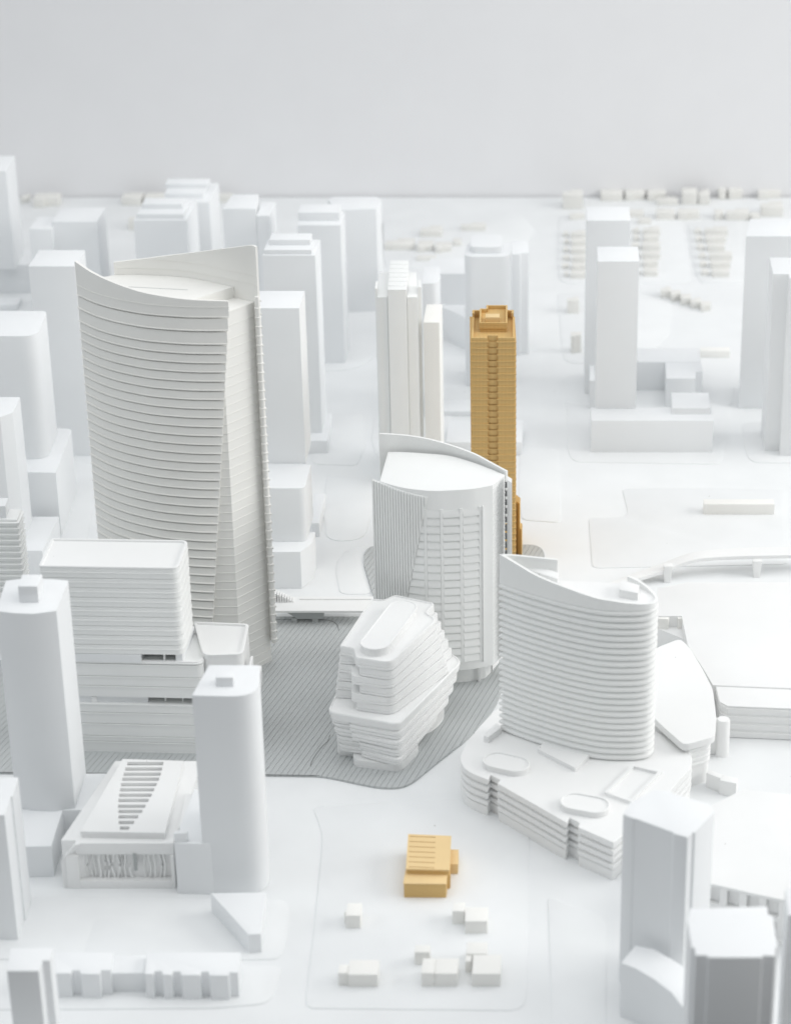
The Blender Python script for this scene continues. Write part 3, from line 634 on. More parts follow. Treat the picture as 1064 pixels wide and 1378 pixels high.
# ------------------------------------------------------------------ plain massing blocks
for name, label, cat, group, mat, parts in DATA['SIMPLE']:
    if len(parts) == 1:
        pn, p, z0, z1, rad = parts[0]
        cx, cy = centre(p)
        me = MB().prism(rounded(p, rad), z0, z1).mesh(name, mat, 0.07, (cx, cy, 0))
        tag(link(name, me, None, (cx, cy, 0)), label, cat, group)
        continue
    cx, cy = centre(parts[0][1])
    t = Thing(name, cx, cy, label, cat, group)
    for pn, p, z0, z1, rad in parts:
        if name == 'pier_tower' and pn == 'pier':
            # the pier ends in a stepped roof
            (x0, y0), (x1, y1), (x2, y2), (x3, y3) = p
            mb = MB().prism(p, z0, z1 - 0.5)
            pier = t.part(pn, mb, mat, 0.05)
            for k in range(7):
                a, b = k / 7, (k + 1) / 7
                q = [(x0 + (x3 - x0) * a, y0 + (y3 - y0) * a), (x1 + (x2 - x1) * a, y1 + (y2 - y1) * a),
                     (x1 + (x2 - x1) * b, y1 + (y2 - y1) * b), (x0 + (x3 - x0) * b, y0 + (y3 - y0) * b)]
                t.part('roof_step', MB().prism(q, z1 - 0.5, z1 - 0.42 + 0.07 * k), mat, 0.02, pier)
            continue
        t.part(pn, MB().prism(rounded(p, rad), z0, z1), mat, 0.06)

# ------------------------------------------------------------------ far houses
HG = DATA['HG']
GROUPS = [
    ('house in the row along the back edge of the table, right side', 'houses along the back edge, right', 'left'),
    ('house in the column left of slender tower', 'house column left of the slender tower', 'back'),
    ('house in the column right of slender tower', 'house column right of the slender tower', 'back'),
    ('house in the column left of broad right-edge tower', 'house column near the right edge', 'back'),
    ('joined house in the slanting row behind the courtyard block', 'slanting house row', 'left'),
    ('house in the loose cluster behind the ridged pier tower', 'house cluster at centre back', 'left'),
    ('house along the back edge of the table, left side', 'houses along the back edge, left', 'left'),
    ('low house on the lot left of the slender tower', 'low houses left of the slender tower', 'back'),
]
ORD = ['first', 'second', 'third', 'fourth', 'fifth', 'sixth', 'seventh', 'eighth', 'ninth', 'tenth', 'eleventh', 'twelfth', 'thirteenth', 'fourteenth', 'fifteenth', 'sixteenth', 'seventeenth', 'eighteenth', 'nineteenth', 'twentieth']
for g in range(8):
    items = DATA['HOUSES'][HG[g]:HG[g + 1]]
    if GROUPS[g][2] == 'back' and len(items) > 6:
        rows_ = [(sorted(items[0::2], key=lambda h: -h[0][0][1]), ''), (sorted(items[1::2], key=lambda h: -h[0][0][1]), 'small ')]
    else:
        rows_ = [(sorted(items, key=(lambda h: h[0][0][0]) if GROUPS[g][2] == 'left' else (lambda h: -h[0][0][1])), '')]
    for k, (p, z), pre in [(k, h, pre) for lst, pre in rows_ for k, h in enumerate(lst)]:
        cx, cy = centre(p)
        # a flat-roofed body with a small notch at one rear corner
        (x0, y0), (x1, _), (x2, y2), (x3, _) = p
        w, d = x1 - x0, y2 - y0
        if k % 3 == 0: q = [p[0], p[1], p[2], (x3 + w * .4, y2), (x3 + w * .4, y2 - d * .35), (x3, y2 - d * .35)]
        elif k % 3 == 1: q = [p[0], (x0 + w * .45, y0), (x0 + w * .45, y0 + d * .22), (x1, y0 + d * .22), p[2], p[3]]
        else: q = list(p)
        me = MB().prism(q, 0, z).mesh('house', 'dimmed', 0.06, (cx, cy, 0))
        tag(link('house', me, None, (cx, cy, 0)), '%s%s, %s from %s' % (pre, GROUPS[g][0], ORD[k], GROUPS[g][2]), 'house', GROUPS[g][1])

# ------------------------------------------------------------------ sail tower
T = DATA['T1']
def sail_tower():
    front, back = T['front'], T['back']
    cx, cy = centre(front + back)
    t = Thing('sail_tower', cx, cy, 'tallest tower, curved banded front rising to two sail-shaped tips', 'tower')
    fx, fy = front[-1]
    path3 = [(x, y, z) for (x, y), z in zip(front, T['ftop'])]
    sm = smooth(path3, 5)
    core = [q[:2] for q in sm] + smooth(back, 4)
    zs = list(T['lines']); pit = T['pitch']
    while zs[-1] - pit > 0.6: zs.append(zs[-1] - pit)
    tops = [T['zf'] - 1.25] + zs[:-1]
    # core floors
    shared = {}
    for z0, z1 in zip(zs, tops):
        h = round(z1 - z0, 3)
        if h not in shared:
            shared[h] = MB().profile(core, [(0, -.03), (.03, -.03), (.04, .05), (.12, .05), (.13, 0), (h, 0)]).mesh('floor', 'ivory', 0, (cx, cy, 0))
        link('floor', shared[h], t.o, (0, 0, z0))
    t.part('ground_floor', MB().prism(core, 0, zs[-1]), 'ivory')
    # roof slab with a sunken right corner
    nf = [q[:2] for q in sm if q[0] < -31.2 - 3.2]
    nb = [q for q in smooth(back, 4) if q[0] < -31.2 + 1.6]
    roof = t.part('roof_slab', MB().prism(nf + nb, T['zf'] - 1.3, T['zf']), 'ivory', 0.04)
    mx = sum(q[0] for q in nf + nb) / len(nf + nb); my = sum(q[1] for q in nf + nb) / len(nf + nb)
    t.part('roof_joint', MB().prism([(mx - 3.6, my - .1), (mx + 4.2, my - 1.25), (mx + 4.2, my - 1.17), (mx - 3.6, my - .02)], T['zf'], T['zf'] + .02), 'greyside', 0, roof)
    # front sail: one band per storey, right edge slanting inwards towards the ground
    ext = sm + [(fx + (T['xtop'] - fx) * k / 3, fy + .02 * k, sm[-1][2] - .02 * k) for k in (1, 2, 3)]
    def clip(xr):
        out = [q for q in ext if q[0] < xr - 0.02]
        a = out[-1]
        nx = next((q for q in ext if q[0] >= xr - 0.02), None)
        if nx and nx[0] > a[0]:
            k = (xr - a[0]) / (nx[0] - a[0])
            out.append(tuple(u + (v - u) * k for u, v in zip(a, nx)))
        return out
    def right(z):
        k = (z - T['zbot']) / (T['ftop'][-1] - T['zbot'])
        return T['xbot'] + (T['xtop'] - T['xbot']) * k
    d1, d2 = .12, .42
    for i, z0 in enumerate(zs):
        p = clip(right(z0 + .5))
        if i == 0:
            sec = lambda k: [(d1, z0), (d2 + .09, z0), (d2 + .09, z0 + .09), (d2, z0 + .1), (d2, p[k][2]), (d1, p[k][2])]
            t.part('front_sail', MB().sheet(p, sec), 'ivory', 0, angle=50)
            z1 = T['zf'] - .35
            q = clip(right(z1))
            t.part('sail_trim', MB().sheet(q, lambda k: [(d2, z1), (d2 + .05, z1), (d2 + .05, z1 + .06), (d2, z1 + .06)]), 'ivory')
        else:
            h = zs[i - 1]
            sec = lambda k: [(d1 - .1, z0), (d2 + .14, z0), (d2 + .14, z0 + .09), (d2, z0 + .1), (d2, h - .17), (d1 - .1, h - .17)]
            t.part('front_band', MB().sheet(p, sec), 'ivory', 0, angle=50)
    # back sail
    b3 = [(x, y, z) for (x, y), z in zip(back, T['btop'])]
    e = b3[0]
    b3 = [(e[0] + .55, e[1] - .5, e[2])] + b3
    bs = smooth(b3, 4)
    t.part('back_sail', MB().sheet(bs, lambda k: [(.02, 2.9), (.3, 2.9), (.3, bs[k][2]), (.02, bs[k][2])]), 'ivory', 0, angle=50)
    for z1 in (T['zf'] + .75, T['zf'] + 1.75):
        seg = [q for q in bs if q[2] > z1 + .2]
        if len(seg) > 2:
            t.part('sail_trim', MB().sheet(seg, lambda k: [(-.03, z1), (.02, z1), (.02, z1 + .05), (-.03, z1 + .05)]), 'ivory')
    # ringed column at the right rear edge
    px, py = T['column']
    prof = [(2.9, .16), (2.95, .27)]
    z = 3.4
    while z < T['lines'][0]:
        prof += [(z, .27), (z + .04, .37), (z + .14, .37), (z + .18, .27), (z + .55, .29)]
        z += pit
    prof += [(z, .27), (z + .3, .24)]
    t.part('column', MB().tube(px, py, prof, 12), 'ivory')
    nib = MB().box(-.4, .4, -.06, .06, 0, .12).mesh('nib', 'ivory', 0)
    for z0 in zs:
        if z0 > 3.2:
            link('nib', nib, t.o, (px + .05 - cx, py - cy, z0 + .5))
sail_tower()

# ------------------------------------------------------------------ fin-fronted tower
def fin_tower():
    D = DATA['T2']; z = D['z']; zb = D['zb']
    fr = smooth(D['front'], 6); bk = smooth(D['back'], 4)
    cx, cy = centre(D['front'] + D['back'])
    t = Thing('fin_tower', cx, cy, 'lens-roofed tower with a finned panel and window grid on its front', 'tower')
    core = fr + bk
    t.part('core', MB().prism(core, zb, z), 'resin', 0.04)
    t.part('base', MB().prism(offset(ccw(core), -1.3), 0, zb), 'resin')
    t.part('plinth', MB().prism(smooth(D['plinth'], 4, True), 0, .45), 'white', 0.05)
    sx, sy = D['front'][-1]
    t.part('post', MB().box(sx - 1.75, sx - 1.45, sy + .2, sy + .5, 0, zb), 'white', 0.03)
    sh = smooth([(x, y, s) for (x, y), s in zip(D['shell'], D['stop'])], 5)
    t.part('roof_screen', MB().sheet(sh, lambda k: [(-.05, z - 6), (.22, z - 6), (.22, sh[k][2]), (-.05, sh[k][2])]), 'resin', 0, angle=50)
    t.part('side_fin', MB().prism(D['fin'], 2.0, z), 'white', 0.04)
    # rear slots beside the side fin
    ex, ey = D['back'][0]
    for k in range(20):
        zz = z - 1.6 - k * 1.05
        t.part('slot', MB().box(ex - .08, ex + .28, ey + .12, ey + .55, zz, zz + .62), 'dark')
    # end-face ledges
    led = MB().sheet([fr[-1], bk[0]], lambda k: [(0, 0), (.035, 0), (.035, .07), (0, .07)])
    me = led.mesh('ledge', 'white', 0, (cx, cy, 0))
    for k in range(40): link('ledge', me, t.o, (0, 0, zb + .6 + k * .54))
    # y on the front curve
    def fy(x):
        for a, b in zip(fr, fr[1:]):
            if a[0] <= x <= b[0]: return a[1] + (b[1] - a[1]) * (x - a[0]) / (b[0] - a[0])
        a, b = (fr[0], fr[1]) if x < fr[0][0] else (fr[-2], fr[-1])
        return a[1] + (b[1] - a[1]) * (x - a[0]) / (b[0] - a[0])
    def diag(zz): return D['xpb'] + (D['xpr'] - D['xpb']) * (zz - D['zpb']) / (D['zpr'] - D['zpb'])
    # fin panel
    xl = D['panel_left'][0]; xr = D['xpr']
    n = 20; w = (xr - xl) / n
    pan = None
    pts = []
    for i in range(13):
        x = xl + (xr - xl) * i / 12
        pts.append((x, fy(x)))
    def ztop(x):
        k = (x - xl) / (xr - xl)
        return z + (D['zpr'] - z) * k ** 1.15
    def zlow(x):
        return max(1.2, D['zpb'] + (x - D['xpb']) / (D['xpr'] - D['xpb']) * (D['zpr'] - D['zpb']))
    pan = t.part('fin_panel', MB().sheet(pts, lambda k: [(.0, zlow(pts[k][0]) if pts[k][0] > diag(1.2) else 1.2), (.14, zlow(pts[k][0]) if pts[k][0] > diag(1.2) else 1.2), (.14, ztop(pts[k][0])), (.0, ztop(pts[k][0]))]), 'resin')
    for i in range(n):
        a, b = xl + w * i, xl + w * (i + .62)
        m = (a + b) / 2
        zl = max(1.25, zlow(m) - .05) if m > diag(1.25) else 1.25
        if ztop(m) - zl < .4: continue
        mb = MB().sheet([(a, fy(a)), (b, fy(b))], lambda k: [(.14, zl), (.25, zl), (.25, ztop(m) - .03), (.14, ztop(m) - .03)])
        t.part('fin', mb, 'resin', 0.02, pan)
    # window grid: mullions, frame and one louvre per cell
    c = D['cols']; zg0, zg1 = D['zg0'], D['zg1']
    rows = 20; ph = (zg1 - zg0) / rows
    for a, b in ((c[1], c[2]), (c[3], c[4]), (c[5], c[6]), (c[7], c[8])):
        m = (a + b) / 2
        zt = zg1 + .1
        if m < D['xpr']: zt = min(zt, zlow(m) if m > diag(zg0) else zg0)
        if zt - zg0 < .5: continue
        t.part('mullion', MB().sheet([(a, fy(a)), (b, fy(b))], lambda k: [(0, zg0), (.13, zg0), (.13, zt), (0, zt)]), 'resin', 0.02)
    for k, (a, b) in enumerate(((c[0], c[1]), (c[2], c[3]), (c[4], c[5]), (c[6], c[7]))):
        for r in range(rows):
            z0 = zg0 + r * ph
            aa = max(a, diag(z0 + ph * .5) + .05)
            if b - aa < .25: continue
            hh = ph * .90
            mb = MB().sheet([(aa, fy(aa)), (b, fy(b))], lambda i: [(.0, z0 + .09), (.17, z0 + .10), (.15, z0 + ph * .45), (.04, z0 + hh), (.0, z0 + hh)])
            t.part('louvre', mb, 'resin', 0.0)
    x0, x1 = c[7] + .25, c[8] + .08
    t.part('frame', MB().sheet([(x1 - .12, fy(x1 - .12)), (x1, fy(x1))], lambda k: [(0, zg0 - .2), (.3, zg0 - .2), (.3, zg1 + .15), (0, zg1 + .15)]), 'white', 0.02)
fin_tower()

# ------------------------------------------------------------------ ribbed tower on its podium
def ribbed_tower():
    D = DATA['T4']; zp, zb = D['zp'], D['zb']
    plan = D['plan']
    sm = smooth([(x, y, s) for (x, y), s in zip(plan, D['top'])] + [(plan[0][0] + .3, plan[0][1] + .25, D['top'][0])], 5)
    out = [q[:2] for q in sm]
    cx, cy = centre(plan)
    t = Thing('ribbed_tower', cx, cy, 'ribbed tower of stacked rings with a plain sloping parapet, on the banded podium', 'tower', z=zp)
    n = 24; h = (zb - zp) / n
    me = MB().profile(out, [(0, -.12), (.10 * h, -.10), (.22 * h, .10), (.38 * h, .18), (.60 * h, .18), (.80 * h, .09), (.92 * h, -.08), (h, -.12)]).mesh('floor_ring', 'resin', 0, (cx, cy, 0), 60)
    t.copies('floor_ring', me, [k * h for k in range(n)])
    # the crown: a wall of varying height, open towards the back
    n_ = len(plan)
    w3 = [(x, y, s) for (x, y), s in zip(plan, D['top'])]
    left = [(q[0], q[1], q[2]) for q in smooth(w3[15:] + w3[:1], 4)]
    run = left[:-1] + smooth(w3[:14], 5)
    t.part('parapet', MB().sheet(run, lambda k: [(-.2, zb - .05), (.1, zb - .05), (.1, run[k][2]), (-.2, run[k][2])]), 'resin', 0, angle=50)
    t.part('roof', MB().prism(offset(out, -.15), zb - .1, zb + .25), 'white')
    for p in D['block']:
        t.part('roof_block', MB().prism(p, zb + .25, zb + (1.5 if p is D['block'][0] else 1.1)), 'white', 0.04)
ribbed_tower()

def podium():
    D = DATA['POD']; z = D['z']
    plan = D['plan']
    p = rounded(ccw(plan), {}, 4)
    # smooth the curved left end and the right end, keep the stepped front
    q = ccw(plan)
    i0 = min(range(len(q)), key=lambda i: abs(q[i][0] - plan[7][0]) + abs(q[i][1] - plan[7][1]))
    rad = {i: 1.6 for i in range(len(q))}
    for c in plan[7:17]:
        i = min(range(len(q)), key=lambda k: abs(q[k][0] - c[0]) + abs(q[k][1] - c[1]))
        rad[i] = 0.0
    out = rounded(q, rad, 4)
    cx, cy = centre(plan)
    t = Thing('podium_block', cx, cy, 'low banded podium with curved ends carrying the ribbed tower', 'building')
    t.part('base', MB().prism(offset(out, -.06), 0, 1.13), 'white', 0.03)
    h = (z - 1.1) / 4
    me = MB().profile(out, [(0, -.26), (.16, 0), (h * .6, .04), (h * .76, .0), (h * .84, -.26), (h, -.26)]).mesh('floor_band', 'white', 0, (cx, cy, 0))
    t.copies('floor_band', me, [1.1 + k * h for k in range(3)])
    top = t.part('floor_band', MB().profile(out, [(1.1 + 3 * h, -.26), (1.1 + 3 * h + .16, 0), (z - .04, .02), (z, -.03)]), 'white')
    for a, b in D['pills']:
        va, vb = Vector(a), Vector(b); d = (vb - va); ang = math.atan2(d.y, d.x); r = 1.55
        pill = []
        for k in range(13): pill.append((vb.x + r * math.cos(ang - math.pi / 2 + math.pi * k / 12), vb.y + r * math.sin(ang - math.pi / 2 + math.pi * k / 12)))
        for k in range(13): pill.append((va.x + r * math.cos(ang + math.pi / 2 + math.pi * k / 12), va.y + r * math.sin(ang + math.pi / 2 + math.pi * k / 12)))
        mb = MB().loops([[(x, y, zz) for x, y in offset(pill, o)] for zz, o in ((z - .05, 0), (z + .6, 0), (z + .66, -.05), (z + .66, -.2), (z + .6, -.24), (z + .52, -.24))])
        t.part('roof_light', mb, 'white')
    t.part('roof_box', MB().prism(D['box'], z - .05, z + .75), 'white', 0.04)
    t.part('roof_wedge', MB().prism(D['wedge'], z - .05, z + .5), 'white', 0.04)
    f = ccw(D['frame'])
    mb = MB().loops([[(x, y, zz) for x, y in offset(f, o)] for zz, o in ((z - .05, 0), (z + .35, 0), (z + .35, -.3), (z + .05, -.3))])
    t.part('skylight_frame', mb, 'white')
podium()

# ------------------------------------------------------------------ faceted stacked building
def faceted():
    D = DATA['T3']; zl, zu = D['zl'], D['zu']
    roof = D['roof']; cx, cy = centre(roof)
    t = Thing('faceted_building', cx, cy, 'faceted stepped building with a pill-shaped roof light, centre of the grey deck', 'building')
    n = 6; h = (zu - zl) / n
    for k in range(n):                       # k = 0 is the top storey
        z0 = zu - (k + 1) * h
        p = [list(q) for q in roof]
        p[0][0] -= .13 * k
        s = (0, .55, -.35, .75, -.2, .5)[k]
        p[1][0] += s * .8; p[2][0] += s * .8 - .12 * k
        if k == 0: pass
        else:
            p[1][1] += .25
        for i, m in ((4, .25), (5, .3), (6, .38)):
            p[i][0] += m * k; p[i][1] -= .1 * k
        q = rounded(p, {0: .3, 1: .35, 2: .4, 3: .95, 4: .7, 5: .4, 6: .4, 7: .4, 8: .4, 9: .4}, 4)
        mb = MB().profile(q, [(z0, -.12), (z0 + .04, -.12), (z0 + .05, .02), (z0 + h * .30, .03), (z0 + h * .32, -.04), (z0 + h * .36, -.04), (z0 + h * .38, .0), (z0 + h - .02, .0)])
        st = t.part('storey', mb, 'white')
        if k == 0:
            rp = offset(ccw(q), -.06)
            t.part('roof_rim', MB().loops([[(x, y, zz) for x, y in offset(rp, o)] for zz, o in ((zu - .02, 0), (zu + .09, 0), (zu + .09, -.14), (zu - .02, -.14))], False, False), 'white', 0, st)
    a, b = Vector(D['pill'][0]), Vector(D['pill'][1])
    d = b - a; ang = math.atan2(d.y, d.x); r = 1.62
    pill = [(b.x + r * math.cos(ang - math.pi / 2 + math.pi * k / 14), b.y + r * math.sin(ang - math.pi / 2 + math.pi * k / 14)) for k in range(15)]
    pill += [(a.x + r * math.cos(ang + math.pi / 2 + math.pi * k / 14), a.y + r * math.sin(ang + math.pi / 2 + math.pi * k / 14)) for k in range(15)]
    t.part('roof_light', MB().loops([[(x, y, zz) for x, y in offset(pill, o)] for zz, o in ((zu - .02, -.08), (zu + .72, -.08), (zu + .72, 0), (zu + .9, 0), (zu + .93, -.04), (zu + .93, -.16), (zu + .88, -.2))]), 'white')
    # lower storeys: a long prow on the right that is cut back towards the ground
    low = D['low']; m = 6; h = zl / m
    cut = D['base']
    for k in range(m):
        z0 = zl - (k + 1) * h
        p = [list(q) for q in low]
        p[0][0] += .22 * k; p[7][0] += .2 * k
        p[1][0] += .0; p[1][1] += .1 * (k % 2)
        for i in (2, 3, 4):
            p[i][0] -= (.15, .5, .9, 1.4, 2.6, 4.2)[k]; p[i][1] -= (0, .3, .8, 1.6, 3.5, 6.0)[k]
        if k == 5:
            p = [list(q) for q in cut]
            p += []
        if 1 <= k < 5:                      # step in the front face
            x = p[0][0] + 2.1 + .5 * (k > 2); y = p[0][1] + (p[1][1] - p[0][1]) * .22
            p[0][1] += .6
            p = [p[0], [x - .05, y + .55], [x, y - .05]] + p[1:]
        rad = {i: .85 for i in range(len(p))}
        if 1 <= k < 5: rad[1] = .15; rad[2] = .25
        q = rounded(p, rad, 4)
        if k == 0:
            mb = MB().profile(q, [(z0, -.3), (z0 + .12, -.1), (z0 + h * .6, .0), (z0 + h - .06, .06), (z0 + h, .02), (z0 + h + .06, -.02), (z0 + h + .06, -.12), (z0 + h - .01, -.16)])
        elif k == 5:
            mb = MB().prism(q, 0, h)
        else:
            mb = MB().profile(q, [(z0, -.2), (z0 + .06, -.2), (z0 + .12, 0), (z0 + h * .40, .05), (z0 + h * .44, -.06), (z0 + h * .5, -.06), (z0 + h * .54, .05), (z0 + h * .84, .05), (z0 + h * .88, -.1), (z0 + h, -.12)])
        t.part('storey', mb, 'white')
    t.part('entrance_core', MB().prism(rounded(D['left'], {0: .3, 1: .2}), 0, 3.3), 'white', 0.04)
    # deep porch openings in the right flank
    t.part('plaza_plate', MB().prism(smooth(D['plaza'], 4, True), 0, .34), 'white', 0.04)
faceted()

# ------------------------------------------------------------------ banded block left
def banded():
    D = DATA['B14']
    up_, low, ter = D['upper'], D['lower'], D['terr']
    cx, cy = centre(low)
    t = Thing('banded_block', cx, cy, 'long banded block with rounded corners and a side terrace, left of centre', 'building')
    zu, zs, zl, zt = D['zu'], D['zs'], D['zl'], D['zt']
    y0 = low[0][1]
    # lower storeys from the ground up
    lp = rounded(ccw(low), {0: .3, 1: .9, 2: .9}, 6)
    zz = [0] + sorted(D['z_low']) + [zl]
    for a, b in zip(zz, zz[1:]):
        o = lp
        if abs(a - D['z_low'][4]) < .01 or False:
            # storey with the wide dark opening
            s0, s1 = D['slot2']
            yb = y0 + 1.6
            fr = [q for q in low]
            o = [(low[0][0], y0), (s0, y0 - .05), (s0 + .1, yb), (s1, yb), (s1 + .05, low[1][1]), (low[1][0] - .3, low[1][1]), low[1], low[2], low[3], low[4]]
            t.part('storey', MB().prism(o, a, b), 'print')
            w = (s1 - s0) / 3
            for k in (1, 2): t.part('mullion', MB().box(s0 + w * k - .08, s0 + w * k + .08, y0 + .15, y0 + .4, a, b), 'white')
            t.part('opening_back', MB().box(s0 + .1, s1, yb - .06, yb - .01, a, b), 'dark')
            continue
        t.part('storey', MB().profile(o, [(a, -.16), (a + .05, -.16), (a + .06, .0), (b - .18, .0), (b - .16, .07), (b - .02, .07), (b, -.1)]), 'resin')
    # brick-like rib panel low on the right
    x = D['brick']
    for k in range(5):
        t.part('rib', MB().box(x + k * .66, x + k * .66 + .5, y0 - .2, y0 + .2, 0.05, 3.55), 'resin', 0.03)
    t.part('base_strip', MB().box(x - 5.4, x - .15, y0 - .16, y0 + .2, .05, 1.4), 'resin', 0.03)
    t.part('edge_pilaster', MB().box(low[0][0] + 6.1, low[0][0] + 6.7, y0 - .18, y0 + .2, 4.1, 6.9), 'white', 0.06)
    t.part('balcony_band', MB().box(D['slot2'][0] - .5, D['slot2'][1], y0 - .22, y0 + .2, 4.0, D['z_low'][4] - .02), 'white', 0.06)
    # low roof rim
    rp = offset(lp, -.05)
    t.part('roof_rim', MB().loops([[(x_, y_, z_) for x_, y_ in offset(rp, o)] for z_, o in ((zl - .02, 0), (zl + .14, 0), (zl + .14, -.25), (zl - .02, -.25))], False, False), 'white')
    # upper block with the small opening in its lowest storey
    q = ccw(up_)
    upr = rounded(q, {0: .35, 1: .9, 2: .9, 3: .35}, 6)
    n = 9; h = (zu - .15 - zs) / n
    s0, s1 = D['slot1']
    yf = up_[1][1]
    o = [(up_[0][0], up_[0][1]), (s0, yf), (s0 + .1, yf + 1.7), (s1 - .6, yf + 1.7), (s1 - .5, yf + .25), (s1 + .2, yf + .3), up_[2], up_[3]]
    t.part('recess_storey', MB().prism(o, zl, zs), 'print')
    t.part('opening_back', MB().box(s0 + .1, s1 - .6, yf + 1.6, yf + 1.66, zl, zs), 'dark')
    t.part('opening_post', MB().tube(s0 + 2.4, yf + .5, [(zl, .12), (zs, .12)], 8), 'white')
    me = MB().profile(upr, [(0, -.1), (.045, -.1), (.055, .02), (h * .50, .02), (h * .53, .065), (h * .62, .065), (h * .65, .02), (h - .03, .02), (h, -.05)]).mesh('storey', 'resin', 0, (cx, cy, 0), 50)
    t.copies('storey', me, [zs + k * h for k in range(n)])
    rp = offset(upr, 0.0)
    t.part('roof_rim', MB().loops([[(x_, y_, z_) for x_, y_ in offset(rp, o)] for z_, o in ((zu - .16, 0), (zu + .02, .04), (zu + .1, 0), (zu + .1, -.26), (zu - .1, -.3))], False, False), 'white')
    t.part('roof', MB().prism(offset(upr, -.2), zu - .16, zu - .08), 'white')
    # terrace on the right
    tp = rounded(ccw(ter), {0: .9, 1: .9, 2: .5, 3: .3}, 6)
    t.part('terrace', MB().prism(tp, 0, zt - .15), 'white')
    t.part('terrace_rim', MB().loops([[(x_, y_, z_) for x_, y_ in offset(tp, o)] for z_, o in ((zt - .3, .02), (zt + .02, .05), (zt + .06, 0), (zt + .06, -.26), (zt - .2, -.3))], False, False), 'white')
    ex, ey = ter[1]
    for k in range(2):
        t.part('side_bracket', MB().box(ex + .5 + k * .9, ex + .75 + k * .9, ey + .4 - k * .3, ey + 2.6 - k * .3, zt - 3.6 - k * 1.0, zt - 1.6 - k * 1.0), 'white', 0.06)
banded()

# ------------------------------------------------------------------ slotted hall
def plate_with_holes(outer, holes, z0, z1):
    bm = bmesh.new(); es = []
    for lp in [outer] + holes:
        vs_ = [bm.verts.new((x, y, z1)) for x, y in lp]
        es += [bm.edges.new((vs_[i], vs_[(i + 1) % len(vs_)])) for i in range(len(vs_))]
    bmesh.ops.triangle_fill(bm, use_beauty=True, use_dissolve=False, edges=es)
    ext = bmesh.ops.extrude_face_region(bm, geom=bm.faces[:])
    for v in ext['geom']:
        if isinstance(v, bmesh.types.BMVert): v.co.z = z0
    mb = MB()
    bm.verts.index_update()
    mb.v = [tuple(v.co) for v in bm.verts]; mb.f = [tuple(v.index for v in f.verts) for f in bm.faces]
    bm.free()
    return mb
def hall():
    D = DATA['MUS']; z, z2 = D['z'], D['z2']
    body, slab = D['body'], D['slab']
    cx, cy = centre(body)
    t = Thing('slotted_hall', cx, cy, 'low hall with tapering roof slots and a relief panel in front', 'building')
    (lx, ly), lz = D['ll']
    (fx0, fy0), (fx1, fy1) = D['foot']
    bl, br = body[3], body[2]
    # front is a frame round the sunken relief panel
    px0, px1 = D['panel']; pz0, pz1 = D['pz']
    yf = fy0; dep = .8
    mb = MB()
    mb.prism([(lx, yf + dep), (fx1, yf + dep), br, (bl[0] - .4, bl[1])], 0, z - .02)
    t.part('body', mb, 'white', 0.04)
    t.part('roof_slope', MB().loops([[(lx - .02, yf + .02, 0), (lx - .02, yf + .02, lz), (body[0][0] + .02, body[0][1] + .02, z - .01), (body[0][0] + 1.4, yf + dep - .01, z - .01), (body[0][0] + 1.4, yf + dep - .01, 0)],
                                 [(bl[0] - .42, bl[1], 0), (bl[0] - .42, bl[1], lz + 1), (bl[0], bl[1], z - .01), (bl[0] + 1.4, bl[1], z - .01), (bl[0] + 1.4, bl[1], 0)]]), 'white', 0.02)
    # face frame
    def face(x0, x1, z0, z1, d0=0.0): return MB().box(x0, x1, yf + d0, yf + dep + .02, z0, z1)
    t.part('front_frame', face(fx0 + .3, px0, 0, pz1 + .15), 'white', 0.03)
    t.part('front_frame', face(px0, px1, 0, pz0), 'white', 0.03)
    t.part('front_frame', face(px1, fx1 - .1, 0, pz1 + .15), 'white', 0.03)
    t.part('front_cornice', face(body[0][0], fx1 - .1, pz1 + .15, z, .25), 'white', 0.05)
    gx = px0 + (px1 - px0) * .62
    t.part('panel_gap', MB().box(gx - .22, gx + .1, yf + .12, yf + .3, pz0 + 1.1, pz1 + .3), 'greyside')
    # wavy relief strips
    rl = MB()
    x = px0 + .25
    while x < px1 - .3:
        if not (gx - .4 < x < gx + .4):
            ph = random.random() * 6.28; am = random.uniform(.02, .16); w = random.uniform(.09, .2)
            pts = [(x + am * math.sin(ph + k * .9) + am * .7 * (k > 3) , pz0 + (pz1 - pz0) * k / 7) for k in range(8)]
            for (xa, za), (xb, zb_) in zip(pts, pts[1:]):
                b = len(rl.v)
                for xx, zz in ((xa, za), (xa + w, za), (xb + w, zb_), (xb, zb_)):
                    rl.v.append((xx, yf + dep - .26, zz))
                for xx, zz in ((xa, za), (xa + w, za), (xb + w, zb_), (xb, zb_)):
                    rl.v.append((xx, yf + dep + .03, zz))
                rl.f += [(b, b + 1, b + 2, b + 3), (b, b + 4, b + 5, b + 1), (b + 2, b + 6, b + 7, b + 3), (b + 1, b + 5, b + 6, b + 2), (b, b + 3, b + 7, b + 4)]
        x += random.uniform(.28, .6)
    t.part('relief_panel', rl, 'white', stuff=True)
    # the roof slab: thirteen real slots over a void
    sl = t.part('roof_slab', plate_with_holes(slab, D['slots'], z2 - .3, z2), 'white')
    s = ccw(slab)
    t.part('slab_rim', MB().loops([[(x_, y_, z_) for x_, y_ in offset(s, o)] for z_, o in ((z - .02, -.05), (z2 - .02, -.05), (z2 - .02, -.3), (z - .02, -.3))], False, False), 'white', 0, sl)
    t.part('slot_floor', MB().prism(offset(s, -.4), z - .02, z2 - .42), 'white', 0, sl)
    t.part('rear_roof_box', MB().prism(D['lowbox'], z - .02, z + .45), 'white', 0.04)
hall()

